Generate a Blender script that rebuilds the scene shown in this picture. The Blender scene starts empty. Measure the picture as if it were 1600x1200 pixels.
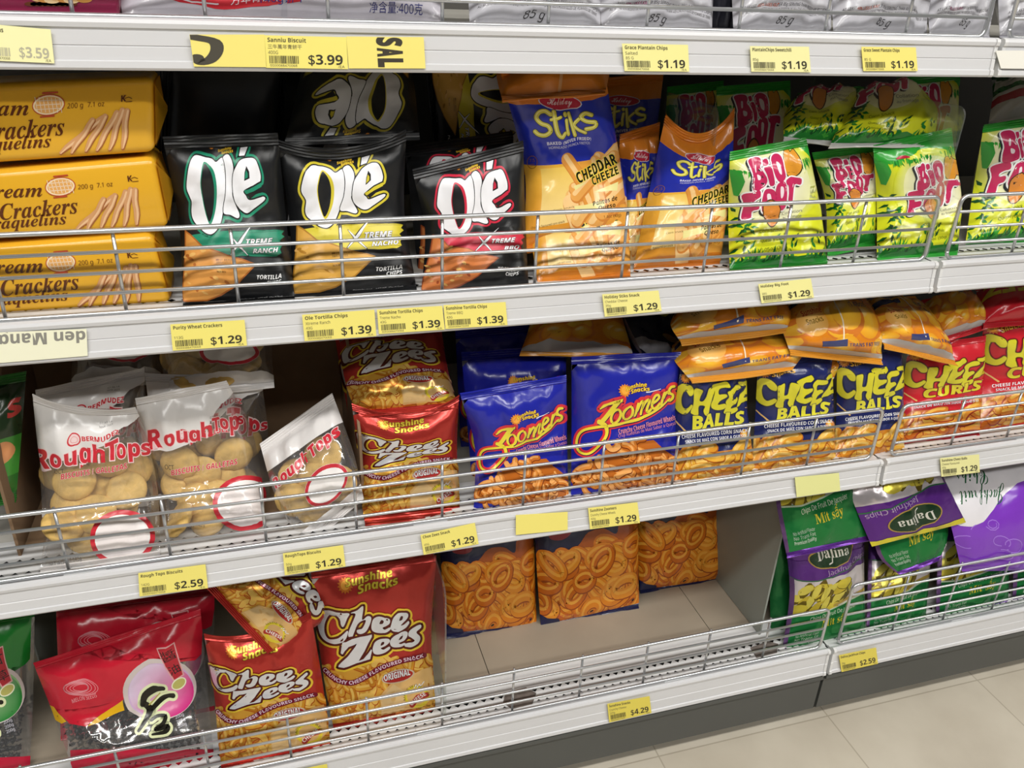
import bpy, bmesh, math, random
import numpy as np
from mathutils import Vector
from mathutils.geometry import tessellate_polygon

# ------------------------------------------------------------------ camera, world, lights, exposure
SC = bpy.context.scene
COL = SC.collection
ZF = 0.672                                   # floor is z = 0
FOCAL, YAW, PITCH, ROLL = 1294.58, .3091, -.4602, .0421
CAM = np.array([.1, -.775, .4 + ZF])
def _basis():
    cy, sy, cp, sp = math.cos(YAW), math.sin(YAW), math.cos(PITCH), math.sin(PITCH)
    f = np.array([sy*cp, cy*cp, sp]); r = np.array([cy, -sy, 0.]); u = np.cross(r, f)
    cr, sr = math.cos(ROLL), math.sin(ROLL)
    return r*cr + u*sr, -r*sr + u*cr, f
CR, CU, CF = _basis()
cd = bpy.data.cameras.new('camera'); cam = bpy.data.objects.new('camera', cd); COL.objects.link(cam)
cd.sensor_fit = 'HORIZONTAL'; cd.sensor_width = 36; cd.lens = 36*FOCAL/1600; cd.clip_start = .01
from mathutils import Matrix
cam.matrix_world = Matrix(((CR[0], CU[0], -CF[0], CAM[0]), (CR[1], CU[1], -CF[1], CAM[1]), (CR[2], CU[2], -CF[2], CAM[2]), (0, 0, 0, 1)))
SC.camera = cam
SC.view_settings.view_transform = 'Standard'; SC.view_settings.look = 'None'
SC.view_settings.gamma = 1; SC.view_settings.use_curve_mapping = False
SC.view_settings.exposure = -0.12
SC.cycles.max_bounces = 8; SC.cycles.transparent_max_bounces = 24
SC.cycles.use_denoising = True
w = bpy.data.worlds.new('store_air'); SC.world = w; w.use_nodes = True
w.node_tree.nodes['Background'].inputs[0].default_value = (.93, .96, 1, 1)
w.node_tree.nodes['Background'].inputs[1].default_value = .09
LIGHTS = []
def tube_light(x, y, length, watts, z=2.95, width=.22):
    l = bpy.data.lights.new('ceiling_tube', 'AREA'); l.shape = 'RECTANGLE'; l.size = length; l.size_y = width
    l.energy = watts; l.color = (1, .985, .95)
    o = bpy.data.objects.new('ceiling_tube', l); COL.objects.link(o); o.location = (x, y, z)
    LIGHTS.append(o)
tube_light(-.45, -1.5, 2.4, 60)
tube_light(2.4, -1.5, 2.4, 52)
tube_light(-.45, -2.8, 2.4, 50)
tube_light(2.4, -2.8, 2.4, 46)

# ------------------------------------------------------------------ pixel <-> place helpers (1600 x 1200 frame)
def ray(p):
    return CF + CR*((p[0]-800)/FOCAL) - CU*((p[1]-600)/FOCAL)
def onY(p, Y):
    d = ray(p); return CAM + d*((Y-CAM[1])/d[1])
def onZ(p, Z):
    d = ray(p); return CAM + d*((Z-CAM[2])/d[2])
def onPlane(p, a, n):
    d = ray(p); return CAM + d*(np.dot(np.asarray(a)-CAM, n)/np.dot(d, n))
def project(P):
    d = np.asarray(P)-CAM
    z = d@CF
    return np.stack([800+FOCAL*(d@CR)/z, 600-FOCAL*(d@CU)/z], -1)

# ------------------------------------------------------------------ objects, tags, colours
def tag(o, label=None, cat=None, group=None, kind=None):
    if label: o['label'] = label
    if cat: o['category'] = cat
    if group: o['group'] = group
    if kind: o['kind'] = kind
    return o
def empty(name, loc, label, cat, group=None):
    o = bpy.data.objects.new(name, None); COL.objects.link(o); o.location = [float(c) for c in loc]; o.empty_display_size = .02
    return tag(o, label, cat, group)
def lin(c):
    if isinstance(c, str):
        c = [int(c[i:i+2], 16)/255 for i in (0, 2, 4)]
    return [x/12.92 if x <= .04045 else ((x+.055)/1.055)**2.4 for x in c[:3]]
def link(name, V, F, mats, parent=None, cols=None, midx=None, smooth=False, normals=None, loc=None):
    me = bpy.data.meshes.new(name)
    V = np.asarray(V, float)
    if parent is not None and loc is None: V = V - np.array(parent.location)
    if loc is not None: V = V - np.asarray(loc)
    me.from_pydata([tuple(v) for v in V], [], [tuple(int(i) for i in f) for f in F])
    for m in (mats if isinstance(mats, (list, tuple)) else [mats]): me.materials.append(m)
    if midx is not None: me.polygons.foreach_set('material_index', np.asarray(midx, np.int32))
    if cols is not None:
        a = me.color_attributes.new('Col', 'FLOAT_COLOR', 'POINT')
        c = np.ones((len(V), 4), np.float32); c[:, :3] = cols; a.data.foreach_set('color', c.ravel())
    if smooth: me.polygons.foreach_set('use_smooth', np.ones(len(me.polygons), bool))
    me.update()
    if normals is not None:
        me.normals_split_custom_set_from_vertices([tuple(n) for n in normals])
    o = bpy.data.objects.new(name, me); COL.objects.link(o)
    if parent is not None: o.parent = parent
    if loc is not None: o.location = [float(c) for c in loc]
    return o

class MB:
    """collects boxes, tubes and prisms into one mesh"""
    def __init__(s): s.v = []; s.f = []; s.m = []
    def add(s, v, f, m=0):
        b = len(s.v); s.v += [tuple(p) for p in v]; s.f += [tuple(i+b for i in q) for q in f]; s.m += [m]*len(f)
    def box(s, x0, x1, y0, y1, z0, z1, m=0):
        s.add([(x, y, z) for x in (x0, x1) for y in (y0, y1) for z in (z0, z1)],
              [(0, 1, 3, 2), (4, 6, 7, 5), (0, 4, 5, 1), (2, 3, 7, 6), (0, 2, 6, 4), (1, 5, 7, 3)], m)
    def prism_x(s, prof, x0, x1, m=0, closed=True):
        n = len(prof)
        v = [(x0, y, z) for y, z in prof]+[(x1, y, z) for y, z in prof]
        f = [(i, (i+1) % n, n+(i+1) % n, n+i) for i in range(n if closed else n-1)]
        if closed: f += [tuple(range(n-1, -1, -1)), tuple(range(n, 2*n))]
        s.add(v, f, m)
    def tube(s, pts, r, seg=8, m=0):
        pts = [np.asarray(p, float) for p in pts]; n = len(pts); rings = []
        up = None
        for i, p in enumerate(pts):
            t = (pts[min(i+1, n-1)]-pts[max(i-1, 0)]); t /= np.linalg.norm(t)
            if up is None:
                up = np.array([0, 1., 0]) if abs(t[1]) < .9 else np.array([1., 0, 0])
            a = np.cross(t, up); a /= np.linalg.norm(a); b = np.cross(a, t); up = b
            rings.append([p+r*(math.cos(2*math.pi*k/seg)*a+math.sin(2*math.pi*k/seg)*b) for k in range(seg)])
        v = [q for R in rings for q in R]
        f = [(i*seg+k, i*seg+(k+1) % seg, (i+1)*seg+(k+1) % seg, (i+1)*seg+k) for i in range(n-1) for k in range(seg)]
        f += [tuple(range(seg-1, -1, -1)), tuple((n-1)*seg+k for k in range(seg))]
        s.add(v, f, m)
    def build(s, name, mats, parent=None, smooth=False, loc=None):
        return link(name, s.v, s.f, mats, parent, midx=s.m, smooth=smooth, loc=loc)

# ------------------------------------------------------------------ materials
def new_mat(name):
    m = bpy.data.materials.new(name); m.use_nodes = True
    return m, m.node_tree, m.node_tree.nodes['Principled BSDF']
def N(t, kind, **kw):
    n = t.nodes.new(kind)
    for k, v in kw.items():
        if k in n.inputs.keys(): n.inputs[k].default_value = v
        else: setattr(n, k, v)
    return n
def bump(t, b, scale, strength, dist=.001, detail=3, second=None):
    tc = N(t, 'ShaderNodeTexCoord')
    no = N(t, 'ShaderNodeTexNoise', Scale=scale, Detail=detail); t.links.new(tc.outputs['Object'], no.inputs['Vector'])
    bp = N(t, 'ShaderNodeBump', Strength=strength, Distance=dist); t.links.new(no.outputs['Fac'], bp.inputs['Height'])
    if second:
        n2 = N(t, 'ShaderNodeTexVoronoi', Scale=second[0]); n2.feature = 'F1'
        t.links.new(tc.outputs['Object'], n2.inputs['Vector'])
        b2 = N(t, 'ShaderNodeBump', Strength=second[1], Distance=dist)
        t.links.new(n2.outputs['Distance'], b2.inputs['Height']); t.links.new(bp.outputs[0], b2.inputs['Normal']); bp = b2
    t.links.new(bp.outputs[0], b.inputs['Normal'])
    return no
def film(name, rough=.3, metal=0., strength=.35, scale=38, spec=.5):
    m, t, b = new_mat(name)
    a = N(t, 'ShaderNodeAttribute'); a.attribute_name = 'Col'
    t.links.new(a.outputs['Color'], b.inputs['Base Color'])
    b.inputs['Roughness'].default_value = rough; b.inputs['Metallic'].default_value = metal
    b.inputs['Specular IOR Level'].default_value = spec
    bump(t, b, scale, strength, .004, 2, (22, strength*.6))
    return m
def plain(name, col, rough=.5, metal=0., var=.0, scale=20, bumps=0.):
    m, t, b = new_mat(name)
    c = lin(col)
    b.inputs['Base Color'].default_value = (*c, 1); b.inputs['Roughness'].default_value = rough; b.inputs['Metallic'].default_value = metal
    tc = N(t, 'ShaderNodeTexCoord'); no = N(t, 'ShaderNodeTexNoise', Scale=scale, Detail=4)
    t.links.new(tc.outputs['Object'], no.inputs['Vector'])
    if var:
        r = N(t, 'ShaderNodeValToRGB'); r.color_ramp.elements[0].position = .3; r.color_ramp.elements[1].position = .7
        r.color_ramp.elements[0].color = (*[x*(1-var) for x in c], 1); r.color_ramp.elements[1].color = (*[min(1, x*(1+var*.5)) for x in c], 1)
        t.links.new(no.outputs['Fac'], r.inputs[0]); t.links.new(r.outputs[0], b.inputs['Base Color'])
    if bumps:
        bp = N(t, 'ShaderNodeBump', Strength=bumps, Distance=.002); t.links.new(no.outputs['Fac'], bp.inputs['Height']); t.links.new(bp.outputs[0], b.inputs['Normal'])
    return m
def clear(name, tint=(1, 1, 1), gloss=.09, rough=.10, strength=.4, haze=.0, scale=30):
    m, t, b = new_mat(name)
    out = [n for n in t.nodes if n.type == 'OUTPUT_MATERIAL'][0]
    tr = N(t, 'ShaderNodeBsdfTransparent'); tr.inputs[0].default_value = (*tint, 1)
    b.inputs['Base Color'].default_value = (.85, .85, .85, 1); b.inputs['Roughness'].default_value = rough
    b.inputs['Specular IOR Level'].default_value = .8
    gl = N(t, 'ShaderNodeBsdfGlossy', Roughness=rough)
    if strength:
        no = bump(t, b, scale, strength, .004, 2, (24, strength*.6))
        src = b.inputs['Normal'].links[0].from_socket; t.links.new(src, gl.inputs['Normal'])
    lw = N(t, 'ShaderNodeLayerWeight', Blend=.25)
    ma = N(t, 'ShaderNodeMath', operation='MULTIPLY_ADD'); ma.inputs[1].default_value = .45; ma.inputs[2].default_value = gloss
    t.links.new(lw.outputs['Facing'], ma.inputs[0])
    m1 = N(t, 'ShaderNodeMixShader'); t.links.new(ma.outputs[0], m1.inputs[0]); t.links.new(tr.outputs[0], m1.inputs[1]); t.links.new(gl.outputs[0], m1.inputs[2])
    m2 = N(t, 'ShaderNodeMixShader'); m2.inputs[0].default_value = haze
    t.links.new(m1.outputs[0], m2.inputs[1]); t.links.new(b.outputs[0], m2.inputs[2]); t.links.new(m2.outputs[0], out.inputs[0])
    return m
M = {
 'film': film('printed_plastic_film', .20, 0., .34),
 'matte': film('matte_printed_film', .36, 0., .28),
 'foil': film('metallic_printed_foil', .24, .5, .45),
 'paper': film('printed_paper', .6, 0, .03, 60, .3),
 'wrap': film('glossy_paper_wrap', .22, 0, .10, 14),
 'white_metal': plain('white_painted_metal', 'd9d9d9', .38, 0, .04, 6),
 'rail': plain('white_plastic_price_rail', 'd2d2d4', .32, 0, .04, 5),
 'wire': plain('zinc_wire', 'c9cbcd', .28, .75, .05, 40),
 'deck': plain('beige_shelf_board', '9d9180', .5, 0, .10, 9),
 'grey_deck': plain('grey_shelf_deck', 'b9b6ae', .5, 0, .08, 9),
 'kick': plain('dark_grey_kick_plate', '4d4e4b', .5, 0, .10, 7),
 'black': plain('hole_shade_black', '0c0c0c', .8, 0, .2, 20),
 'back': plain('dark_back_panel', '4a4844', .6, 0, .1, 6),
 'card': plain('brown_cardboard', '80664c', .8, 0, .12, 30, .2),
 'panel': plain('grey_metal_divider', '8b9088', .45, 0, .06, 8),
 'biscuit': plain('baked_biscuit', 'e2bb6c', .75, 0, .30, 60, .6),
 'residue': plain('old_tape_residue', '6e655f', .6, 0, .35, 90),
 'seed': plain('melon_seed', '221f20', .45, 0, .6, 120, .3),
 'clear': clear('clear_plastic_film', haze=.05),
 'acrylic': clear('clear_acrylic_sheet', (.93, .96, .94), .05, .05, 0, .05),
}
# ------------------------------------------------------------------ room
random.seed(3)
mf, t, b = new_mat('beige_vinyl_floor_tile')
tc = N(t, 'ShaderNodeTexCoord'); br = N(t, 'ShaderNodeTexBrick', Scale=1.0)
br.offset = 0; br.inputs['Brick Width'].default_value = .305; br.inputs['Row Height'].default_value = .305
br.inputs['Mortar Size'].default_value = .0012; br.inputs['Color1'].default_value = (*lin('c9c1b1'), 1); br.inputs['Color2'].default_value = (*lin('c4bbaa'), 1); br.inputs['Mortar'].default_value = (*lin('aca392'), 1)
no = N(t, 'ShaderNodeTexNoise', Scale=7, Detail=8); mx = N(t, 'ShaderNodeMixRGB', blend_type='MULTIPLY'); mx.inputs[0].default_value = .35
rp = N(t, 'ShaderNodeValToRGB'); rp.color_ramp.elements[0].position = .3; rp.color_ramp.elements[0].color = (.55, .5, .45, 1); rp.color_ramp.elements[1].position = .62
for n in (br, no): t.links.new(tc.outputs['Object'], n.inputs['Vector'])
t.links.new(no.outputs['Fac'], rp.inputs[0]); t.links.new(br.outputs[0], mx.inputs[1]); t.links.new(rp.outputs[0], mx.inputs[2]); t.links.new(mx.outputs[0], b.inputs['Base Color'])
b.inputs['Roughness'].default_value = .35
q = MB(); q.box(-3, 5, -4, .6, -.05, 0); tag(q.build('floor', mf), kind='structure')
q = MB(); q.box(-3, 5, -4, .6, 3.05, 3.1); tag(q.build('ceiling', plain('white_ceiling_tile', 'dedcd6', .8, 0, .04, 3)), kind='structure')
lamp_lens = new_mat('glowing_lamp_lens')[0]
bb = lamp_lens.node_tree.nodes['Principled BSDF']; bb.inputs['Emission Color'].default_value = (1, .98, .94, 1); bb.inputs['Emission Strength'].default_value = 2
for o in LIGHTS:
    L = o.data.size
    x, y, z = o.location
    e = empty('ceiling_light', (x, y, 3.05), 'long white fluorescent light fixture on the ceiling above the aisle', 'ceiling light', 'aisle ceiling lights')
    q = MB(); q.box(x-L/2-.03, x+L/2+.03, y-.14, y+.14, 2.985, 3.05); q.build('housing', M['white_metal'], e)
    q = MB(); q.box(x-L/2, x+L/2, y-.12, y+.12, 2.965, 2.985); q.build('lens', lamp_lens, e)
    o.location.z = 2.955; o.parent = e; o.location = (0, 0, -.095)

# ------------------------------------------------------------------ gondola shelving
FZ = [.3575+ZF, .1095+ZF, -.1695+ZF, -.5094+ZF]      # bottom wire of each fence
DK = [z-.004 for z in FZ]                            # deck heights
RB = [-.039, -.039, -.039, -.050]                    # lower edge of each price rail below the wire
XA0, XA1, XB0, XB1 = -.36, .8755, .8785, 2.1
YB = .42
HN = ['top', 'second', 'third', 'bottom']
def rail_profile(k):
    h = RB[k]
    return [(.014, -.0045), (.0, -.0035), (-.006, 0.), (-.0098, -.0012), (-.011, -.004), (-.0104, -.0075), (-.0088, -.0085), (-.0098, h*.52), (-.0090, h*.52-.0006), (-.0099, h*.52-.0014),
            (-.0108, h+.0075), (-.0122, h+.0068), (-.0128, h+.002), (-.0115, h), (-.006, h), (.012, h+.004)]
def shelf(k, x0, x1, sect):
    z0 = DK[k]
    e = empty('gondola_shelf', ((x0+x1)/2, .2, z0), '%s white metal shelf of the %s shelving bay with its price rail' % (HN[k], sect), 'shelf', 'gondola shelves')
    cuts = [x0]+([c for c in (onZ((740, 985), DK[3])[0], onZ((1085, 950), DK[3])[0], 1.4) if x0 < c < x1] if k == 3 else [])+[x1]
    for a_, b_ in zip(cuts, cuts[1:]):
        q = MB(); q.box(a_+.0006, b_-.0006, .0745, YB, z0-.022, z0-.0003); q.build('deck_board', M['deck'] if k == 3 else M['grey_deck'], e)
    # perforated front strip
    q = MB(); cell = .0125; n = int((x1-x0-.03)/cell)
    for (ya, yb) in ((.004, .0205), (.026, .0425)):
        ym = (ya+yb)/2
        for i in range(n):
            a = x0+.015+i*cell; c = a+cell; m_ = (a+c)/2; h = .0041
            V = [(a, ya, z0), (c, ya, z0), (c, yb, z0), (a, yb, z0), (m_, ym-h, z0), (m_+h, ym, z0), (m_, ym+h, z0), (m_-h, ym, z0)]
            q.add(V, [(0, 1, 4), (1, 5, 4), (1, 2, 5), (2, 6, 5), (2, 3, 6), (3, 7, 6), (3, 0, 7), (0, 4, 7)])
    for (ya, yb) in ((-.001, .004), (.0205, .026), (.0425, .074)):
        q.add([(x0+.015, ya, z0), (x1-.015, ya, z0), (x1-.015, yb, z0), (x0+.015, yb, z0)], [(0, 1, 2, 3)])
    for (xa, xb) in ((x0, x0+.015), (x0+.015+n*cell, x1)):
        q.add([(xa, .004, z0), (xb, .004, z0), (xb, .0425, z0), (xa, .0425, z0)], [(0, 1, 2, 3)])
    q.box(x0, x1, .0, .0742, z0-.02, z0-.004, 1)  # solid plate coloured black to stand for the shade inside the holes
    q.build('perforated_strip', [M['white_metal'], M['black']], e)
    q = MB(); q.prism_x([(y, FZ[k]+z) for y, z in rail_profile(k)], x0+.002, x1-.002)
    o = q.build('price_rail', M['rail'], e)
    for xa, xb in ((x1-.006, x1-.0015), (x0+.0015, x0+.006)):
        q = MB(); q.prism_x([(y-.0012, FZ[k]+z) for y, z in rail_profile(k)], xa, xb); q.build('rail_end_cap', M['white_metal'], e)
    return e
def fence(k, x0, x1, sect, nw=5, dx=.0984, left_end=True, right_end=True):
    z0 = FZ[k]; s = .01905; h = s*(nw-1); r = .0021; R = .009
    e = empty('wire_fence', ((x0+x1)/2, 0, z0), '%s wire shelf fence with %d rails along the %s shelf of the %s bay' % ('tall' if nw > 5 else 'low', nw, HN[k], sect), 'shelf fence', 'wire shelf fences')
    # outer hoop: bottom rail, rounded corners, top rail
    pts = []
    def arc(cx, cz, a0, a1):
        for i in range(7):
            a = math.radians(a0+(a1-a0)*i/6); pts.append((cx+R*math.cos(a), 0, cz+R*math.sin(a)))
    arc(x0+R, z0+R, 180, 270); arc(x1-R, z0+R, 270, 360); arc(x1-R, z0+h-R, 0, 90); arc(x0+R, z0+h-R, 90, 180)
    pts.append(pts[0])
    q = MB(); q.tube(pts, r+.0003, 8); q.build('hoop_wire', M['wire'], e, True)
    for i in range(1, nw-1):
        q = MB(); q.tube([(x0, 0, z0+i*s), (x1, 0, z0+i*s)], r-.0003, 8); q.build('horizontal_wire', M['wire'], e, True)
    i = 1
    while x1-i*dx > x0+.02:
        x = x1-i*dx
        q = MB(); q.tube([(x, .0036, z0-.006), (x, .0036, z0+h+.001)], r-.0004, 8); q.build('vertical_wire', M['wire'], e, True); i += 1
    for j in range(3):
        x = x0+(x1-x0)*(.2+.3*j)
        q = MB(); q.box(x-.02, x+.02, -.004, .008, z0-.0045, z0-.0022); q.build('fixing_clip', M['white_metal'], e)
for k in range(4):
    shelf(k, XA0, XA1, 'near'); shelf(k, XB0, XB1, 'far right')
    fence(k, XA0+.01, .8606, 'near', 5)
    fence(k, .8925, XB1-.02, 'far right', 7 if k == 3 else 5, .0984)
# base with kick plates, back panel, uprights
for x0, x1, s in ((XA0, XA1, 'near'), (XB0, XB1, 'far right')):
    e = empty('gondola_plinth', ((x0+x1)/2, .2, 0), 'dark grey kick plate base under the bottom shelf of the %s bay' % s, 'shelf base', 'gondola bases')
    q = MB(); zt = FZ[3]+RB[3]
    q.prism_x([(.0, zt-.002), (-.010, zt-.004), (-.011, zt-.010), (-.006, zt-.013), (-.006, .036), (.004, .030), (.02, .030), (.02, zt-.002)], x0+.0012, x1-.0012); q.build('kick_plate', M['kick'], e)
    q = MB(); q.box(x0, x1, .022, YB, .0, DK[3]-.0225); q.build('plinth', plain('black_plinth', '2b2a28', .7, 0, .2, 10), e)
q = MB(); q.box(XA0, XB1, YB+.001, YB+.02, .0, 1.5); e = tag(q.build('wall_back', M['back']), kind='structure')
for x in (XA0, .877, XB1):
    q = MB(); q.box(x-.02, x+.02, YB+.0215, YB+.05, .0, 1.5); q.build('upright', M['panel'], e)
# dividers (thin sheets across the shelves)
def sheet(name, label, cat, x, y0, y1, z0, z1, mat, th=.002, r=.02):
    pts = [(y0, z0), (y1, z0), (y1, z1)]
    for i in range(6):
        a = math.pi/2+math.pi/2*i/5; pts.append((y0+r+r*math.cos(a), z1-r+r*math.sin(a)))
    q = MB(); q.prism_x(pts, x-th/2, x+th/2)
    return tag(q.build(name, mat, loc=(x, y0, z0)), label, cat)
# ------------------------------------------------------------------ printed artwork: flat coloured shapes laid on a curved pack
_txt = {}
FACES = {'s': (0x1D5A0, 0x1D5BA, 0x1D7E2), 'sb': (0x1D5D4, 0x1D5EE, 0x1D7EC), 'sbi': (0x1D63C, 0x1D656, 0x1D7EC), 'bi': (0x1D468, 0x1D482, 0x1D7CE), 'serif': (0x1D400, 0x1D41A, 0x1D7CE), 'script': (0x1D4D0, 0x1D4EA, 0x1D7CE)}
def styled(s, face):
    if face not in FACES: return s
    U, L, D = FACES[face]
    return ''.join(chr(U+ord(c)-65) if 'A' <= c <= 'Z' else chr(L+ord(c)-97) if 'a' <= c <= 'z' else chr(D+ord(c)-48) if '0' <= c <= '9' else c for c in s)
def face_of(bold, shear): return ('sbi' if shear else 'sb') if bold >= .015 else 's'
def glyphs(s, bold, shear, face=''):
    k = (s, bold, shear, face)
    if face: bold = max(0, bold-.02)
    if face == 'sbi': shear = 0
    if k not in _txt:
        cu = bpy.data.curves.new('t', 'FONT'); cu.body = styled(s, face); cu.offset = bold; cu.shear = shear; cu.resolution_u = 3
        o = bpy.data.objects.new('t', cu); me = bpy.data.meshes.new_from_object(o)
        V = np.array([v.co[:2] for v in me.vertices]).reshape(-1, 2); F = [tuple(p.vertices) for p in me.polygons]
        bpy.data.objects.remove(o); bpy.data.meshes.remove(me); bpy.data.curves.remove(cu)
        _txt[k] = (V, F)
    return _txt[k]
CAPH = {f: glyphs('H', 0, 0, f)[0][:, 1].max() for f in ('', 's', 'sb', 'sbi', 'bi', 'serif', 'script')}
def smooth_closed(p, n=4):
    p = np.asarray(p, float); m = len(p); out = []
    for i in range(m):
        a, b, c, d = p[i-1], p[i], p[(i+1) % m], p[(i+2) % m]
        for j in range(n):
            t = j/n
            out.append(.5*((2*b)+(c-a)*t+(2*a-5*b+4*c-d)*t*t+(3*b-a-3*c+d)*t**3))
    return np.array(out)
def smooth_open(p, n=4):
    p = np.asarray(p, float); q = np.vstack([2*p[0]-p[1], p, 2*p[-1]-p[-2]]); out = []
    for i in range(1, len(q)-2):
        a, b, c, d = q[i-1], q[i], q[i+1], q[i+2]
        for j in range(n):
            t = j/n
            out.append(.5*((2*b)+(c-a)*t+(2*a-5*b+4*c-d)*t*t+(3*b-a-3*c+d)*t**3))
    out.append(p[-1]); return np.array(out)

class Art:
    """shapes drawn in a reference frame, stored in pack coordinates u,v in 0..1"""
    def __init__(s, inv=None): s.inv = inv; s.T = (0, 0, 1); s.V = []; s.F = []; s.C = []; s.L = []; s.n = 0
    def frame(s, x, y, k): s.T = (x, y, k); return s
    def add(s, P, F, col, L):
        P = np.asarray(P, float)
        if s.T is None: U = P
        else:
            U = P*s.T[2]+np.array(s.T[:2])
            U = s.inv(U) if s.inv else U
        c = np.asarray(col, float) if not isinstance(col, str) else np.array(lin(col))
        if c.ndim == 1: c = np.tile(c, (len(U), 1))
        s.V.append(U); s.C.append(c); s.L.append(np.full(len(U), float(L))); s.F += [tuple(i+s.n for i in f) for f in F]; s.n += len(U)
    def poly(s, pts, col, L, smooth=True, holes=()):
        P = smooth_closed(pts) if smooth else np.asarray(pts, float)
        loops = [P]+[smooth_closed(h) if smooth else np.asarray(h, float) for h in holes]
        tr = tessellate_polygon([[Vector((p[0], p[1], 0)) for p in l] for l in loops])
        s.add(np.vstack(loops), tr, col, L)
    def grad(s, pts, c0, c1, axis, L):
        """polygon whose print runs from c0 to c1 along the direction axis (given as two points)"""
        P = np.asarray(pts, float); a, b = np.asarray(axis[0], float), np.asarray(axis[1], float)
        t = np.clip(((P-a)@(b-a))/((b-a)@(b-a)), 0, 1)[:, None]
        tr = tessellate_polygon([[Vector((p[0], p[1], 0)) for p in P]])
        s.add(P, tr, np.array(lin(c0))*(1-t)+np.array(lin(c1))*t, L)
    def stroke(s, pts, w, col, L, closed=False, smooth=False, caps=7):
        P = (smooth_closed(pts) if closed else smooth_open(pts)) if smooth else np.asarray(pts, float)
        n = len(P); W = np.full(n, float(w)) if np.isscalar(w) else np.interp(np.linspace(0, 1, n), np.linspace(0, 1, len(w)), w)
        keep = [0]
        for i in range(1, n):
            if np.hypot(*(P[i]-P[keep[-1]])) > 1e-6: keep.append(i)
        if closed and np.hypot(*(P[keep[-1]]-P[0])) < 1e-6: keep.pop()
        P, W = P[keep], W[keep]; n = len(P)
        if n < 2: return s.ellipse(P[0], W[0]/2, W[0]/2, col, L, 0, caps+3)
        sec = []                                    # cross sections: point, angle of the left normal, half width
        ang = lambda d: math.atan2(d[0], -d[1])
        for i in range(n):
            a0 = P[i]-P[i-1] if (i or closed) else P[1]-P[0]; a1 = P[(i+1) % n]-P[i] if (i < n-1 or closed) else a0
            t0, t1 = ang(a0), ang(a1); dt = (t1-t0+math.pi) % (2*math.pi)-math.pi
            if abs(dt) < .45: sec.append((P[i], t0+dt/2, W[i]/2/math.cos(dt/2)))
            else:
                k = int(abs(dt)/.5)+1
                for q in range(k+1): sec.append((P[i], t0+dt*q/k, W[i]/2))
        V = []; F = []
        for p, t, h in sec: V += [p+h*np.array([math.cos(t), math.sin(t)]), p-h*np.array([math.cos(t), math.sin(t)])]
        m = len(sec)
        for i in range(m if closed else m-1):
            a, b = 2*i, 2*((i+1) % m); F.append((a, a+1, b+1, b))
        if not closed:
            for (p, t, h), sg, k0 in ((sec[0], 1, 0), (sec[-1], -1, m-1)):
                arc = [2*k0]; 
                for q in range(1, caps):
                    th = t+sg*math.pi*q/caps; V.append(p+h*np.array([math.cos(th), math.sin(th)])); arc.append(len(V)-1)
                arc.append(2*k0+1); F.append(tuple(arc))
        s.add(V, F, col, L)
    def shape(s, pts, fill, L, outs=(), smooth=True, holes=()):
        """filled shape with outline bands: outs = [(width, colour, level)]"""
        P = smooth_closed(pts) if smooth else np.asarray(pts, float)
        for wd, c, l in outs: s.stroke(P, 2*wd, c, l, True); s.poly(P, c, l, False)
        s.poly(P, fill, L, False)
        for h, c in holes: s.poly(h, c, L+.4, smooth)
    def ellipse(s, c, rx, ry, col, L, rot=0, n=20, rim=None):
        a = np.linspace(0, 2*math.pi, n, endpoint=False); R = math.radians(rot)
        x, y = rx*np.cos(a), ry*np.sin(a)
        P = np.stack([c[0]+x*math.cos(R)-y*math.sin(R), c[1]+x*math.sin(R)+y*math.cos(R)], -1)
        if rim is None: s.add(P, [tuple(range(n))], col, L)
        else:
            cc = np.vstack([[lin(col)], np.tile(lin(rim), (n, 1))])
            s.add(np.vstack([[c], P]), [(0, i+1, (i+1) % n+1) for i in range(n)], cc, L)
        return P
    def ring(s, c, rx, ry, w, col, L, rot=0, n=22):
        a = np.linspace(0, 2*math.pi, n, endpoint=False); R = math.radians(rot)
        x, y = rx*np.cos(a), ry*np.sin(a)
        s.stroke(np.stack([c[0]+x*math.cos(R)-y*math.sin(R), c[1]+x*math.sin(R)+y*math.cos(R)], -1), w, col, L, True)
    def text(s, body, p0, p1, h, col, L, bold=.015, shear=0, out=None, flip=False, face=None):
        face = face or face_of(bold, shear)
        V, F = glyphs(body, bold, shear, face)
        if not len(V): return
        x0, x1 = V[:, 0].min(), V[:, 0].max()
        p0, p1 = np.asarray(p0, float), np.asarray(p1, float); d = p1-p0; l = np.hypot(*d); up = np.array([d[1], -d[0]])/l*h
        if flip: up = -up
        m = lambda Q: p0+np.outer((Q[:, 0]-x0)/(x1-x0), d)+np.outer(Q[:, 1]/CAPH[face], up)
        if out:
            V2, F2 = glyphs(body, max(bold, .02)+out[0]*.8, shear, face); s.add(m(V2), F2, out[1], L-.5)
        s.add(m(V), F, col, L)
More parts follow.
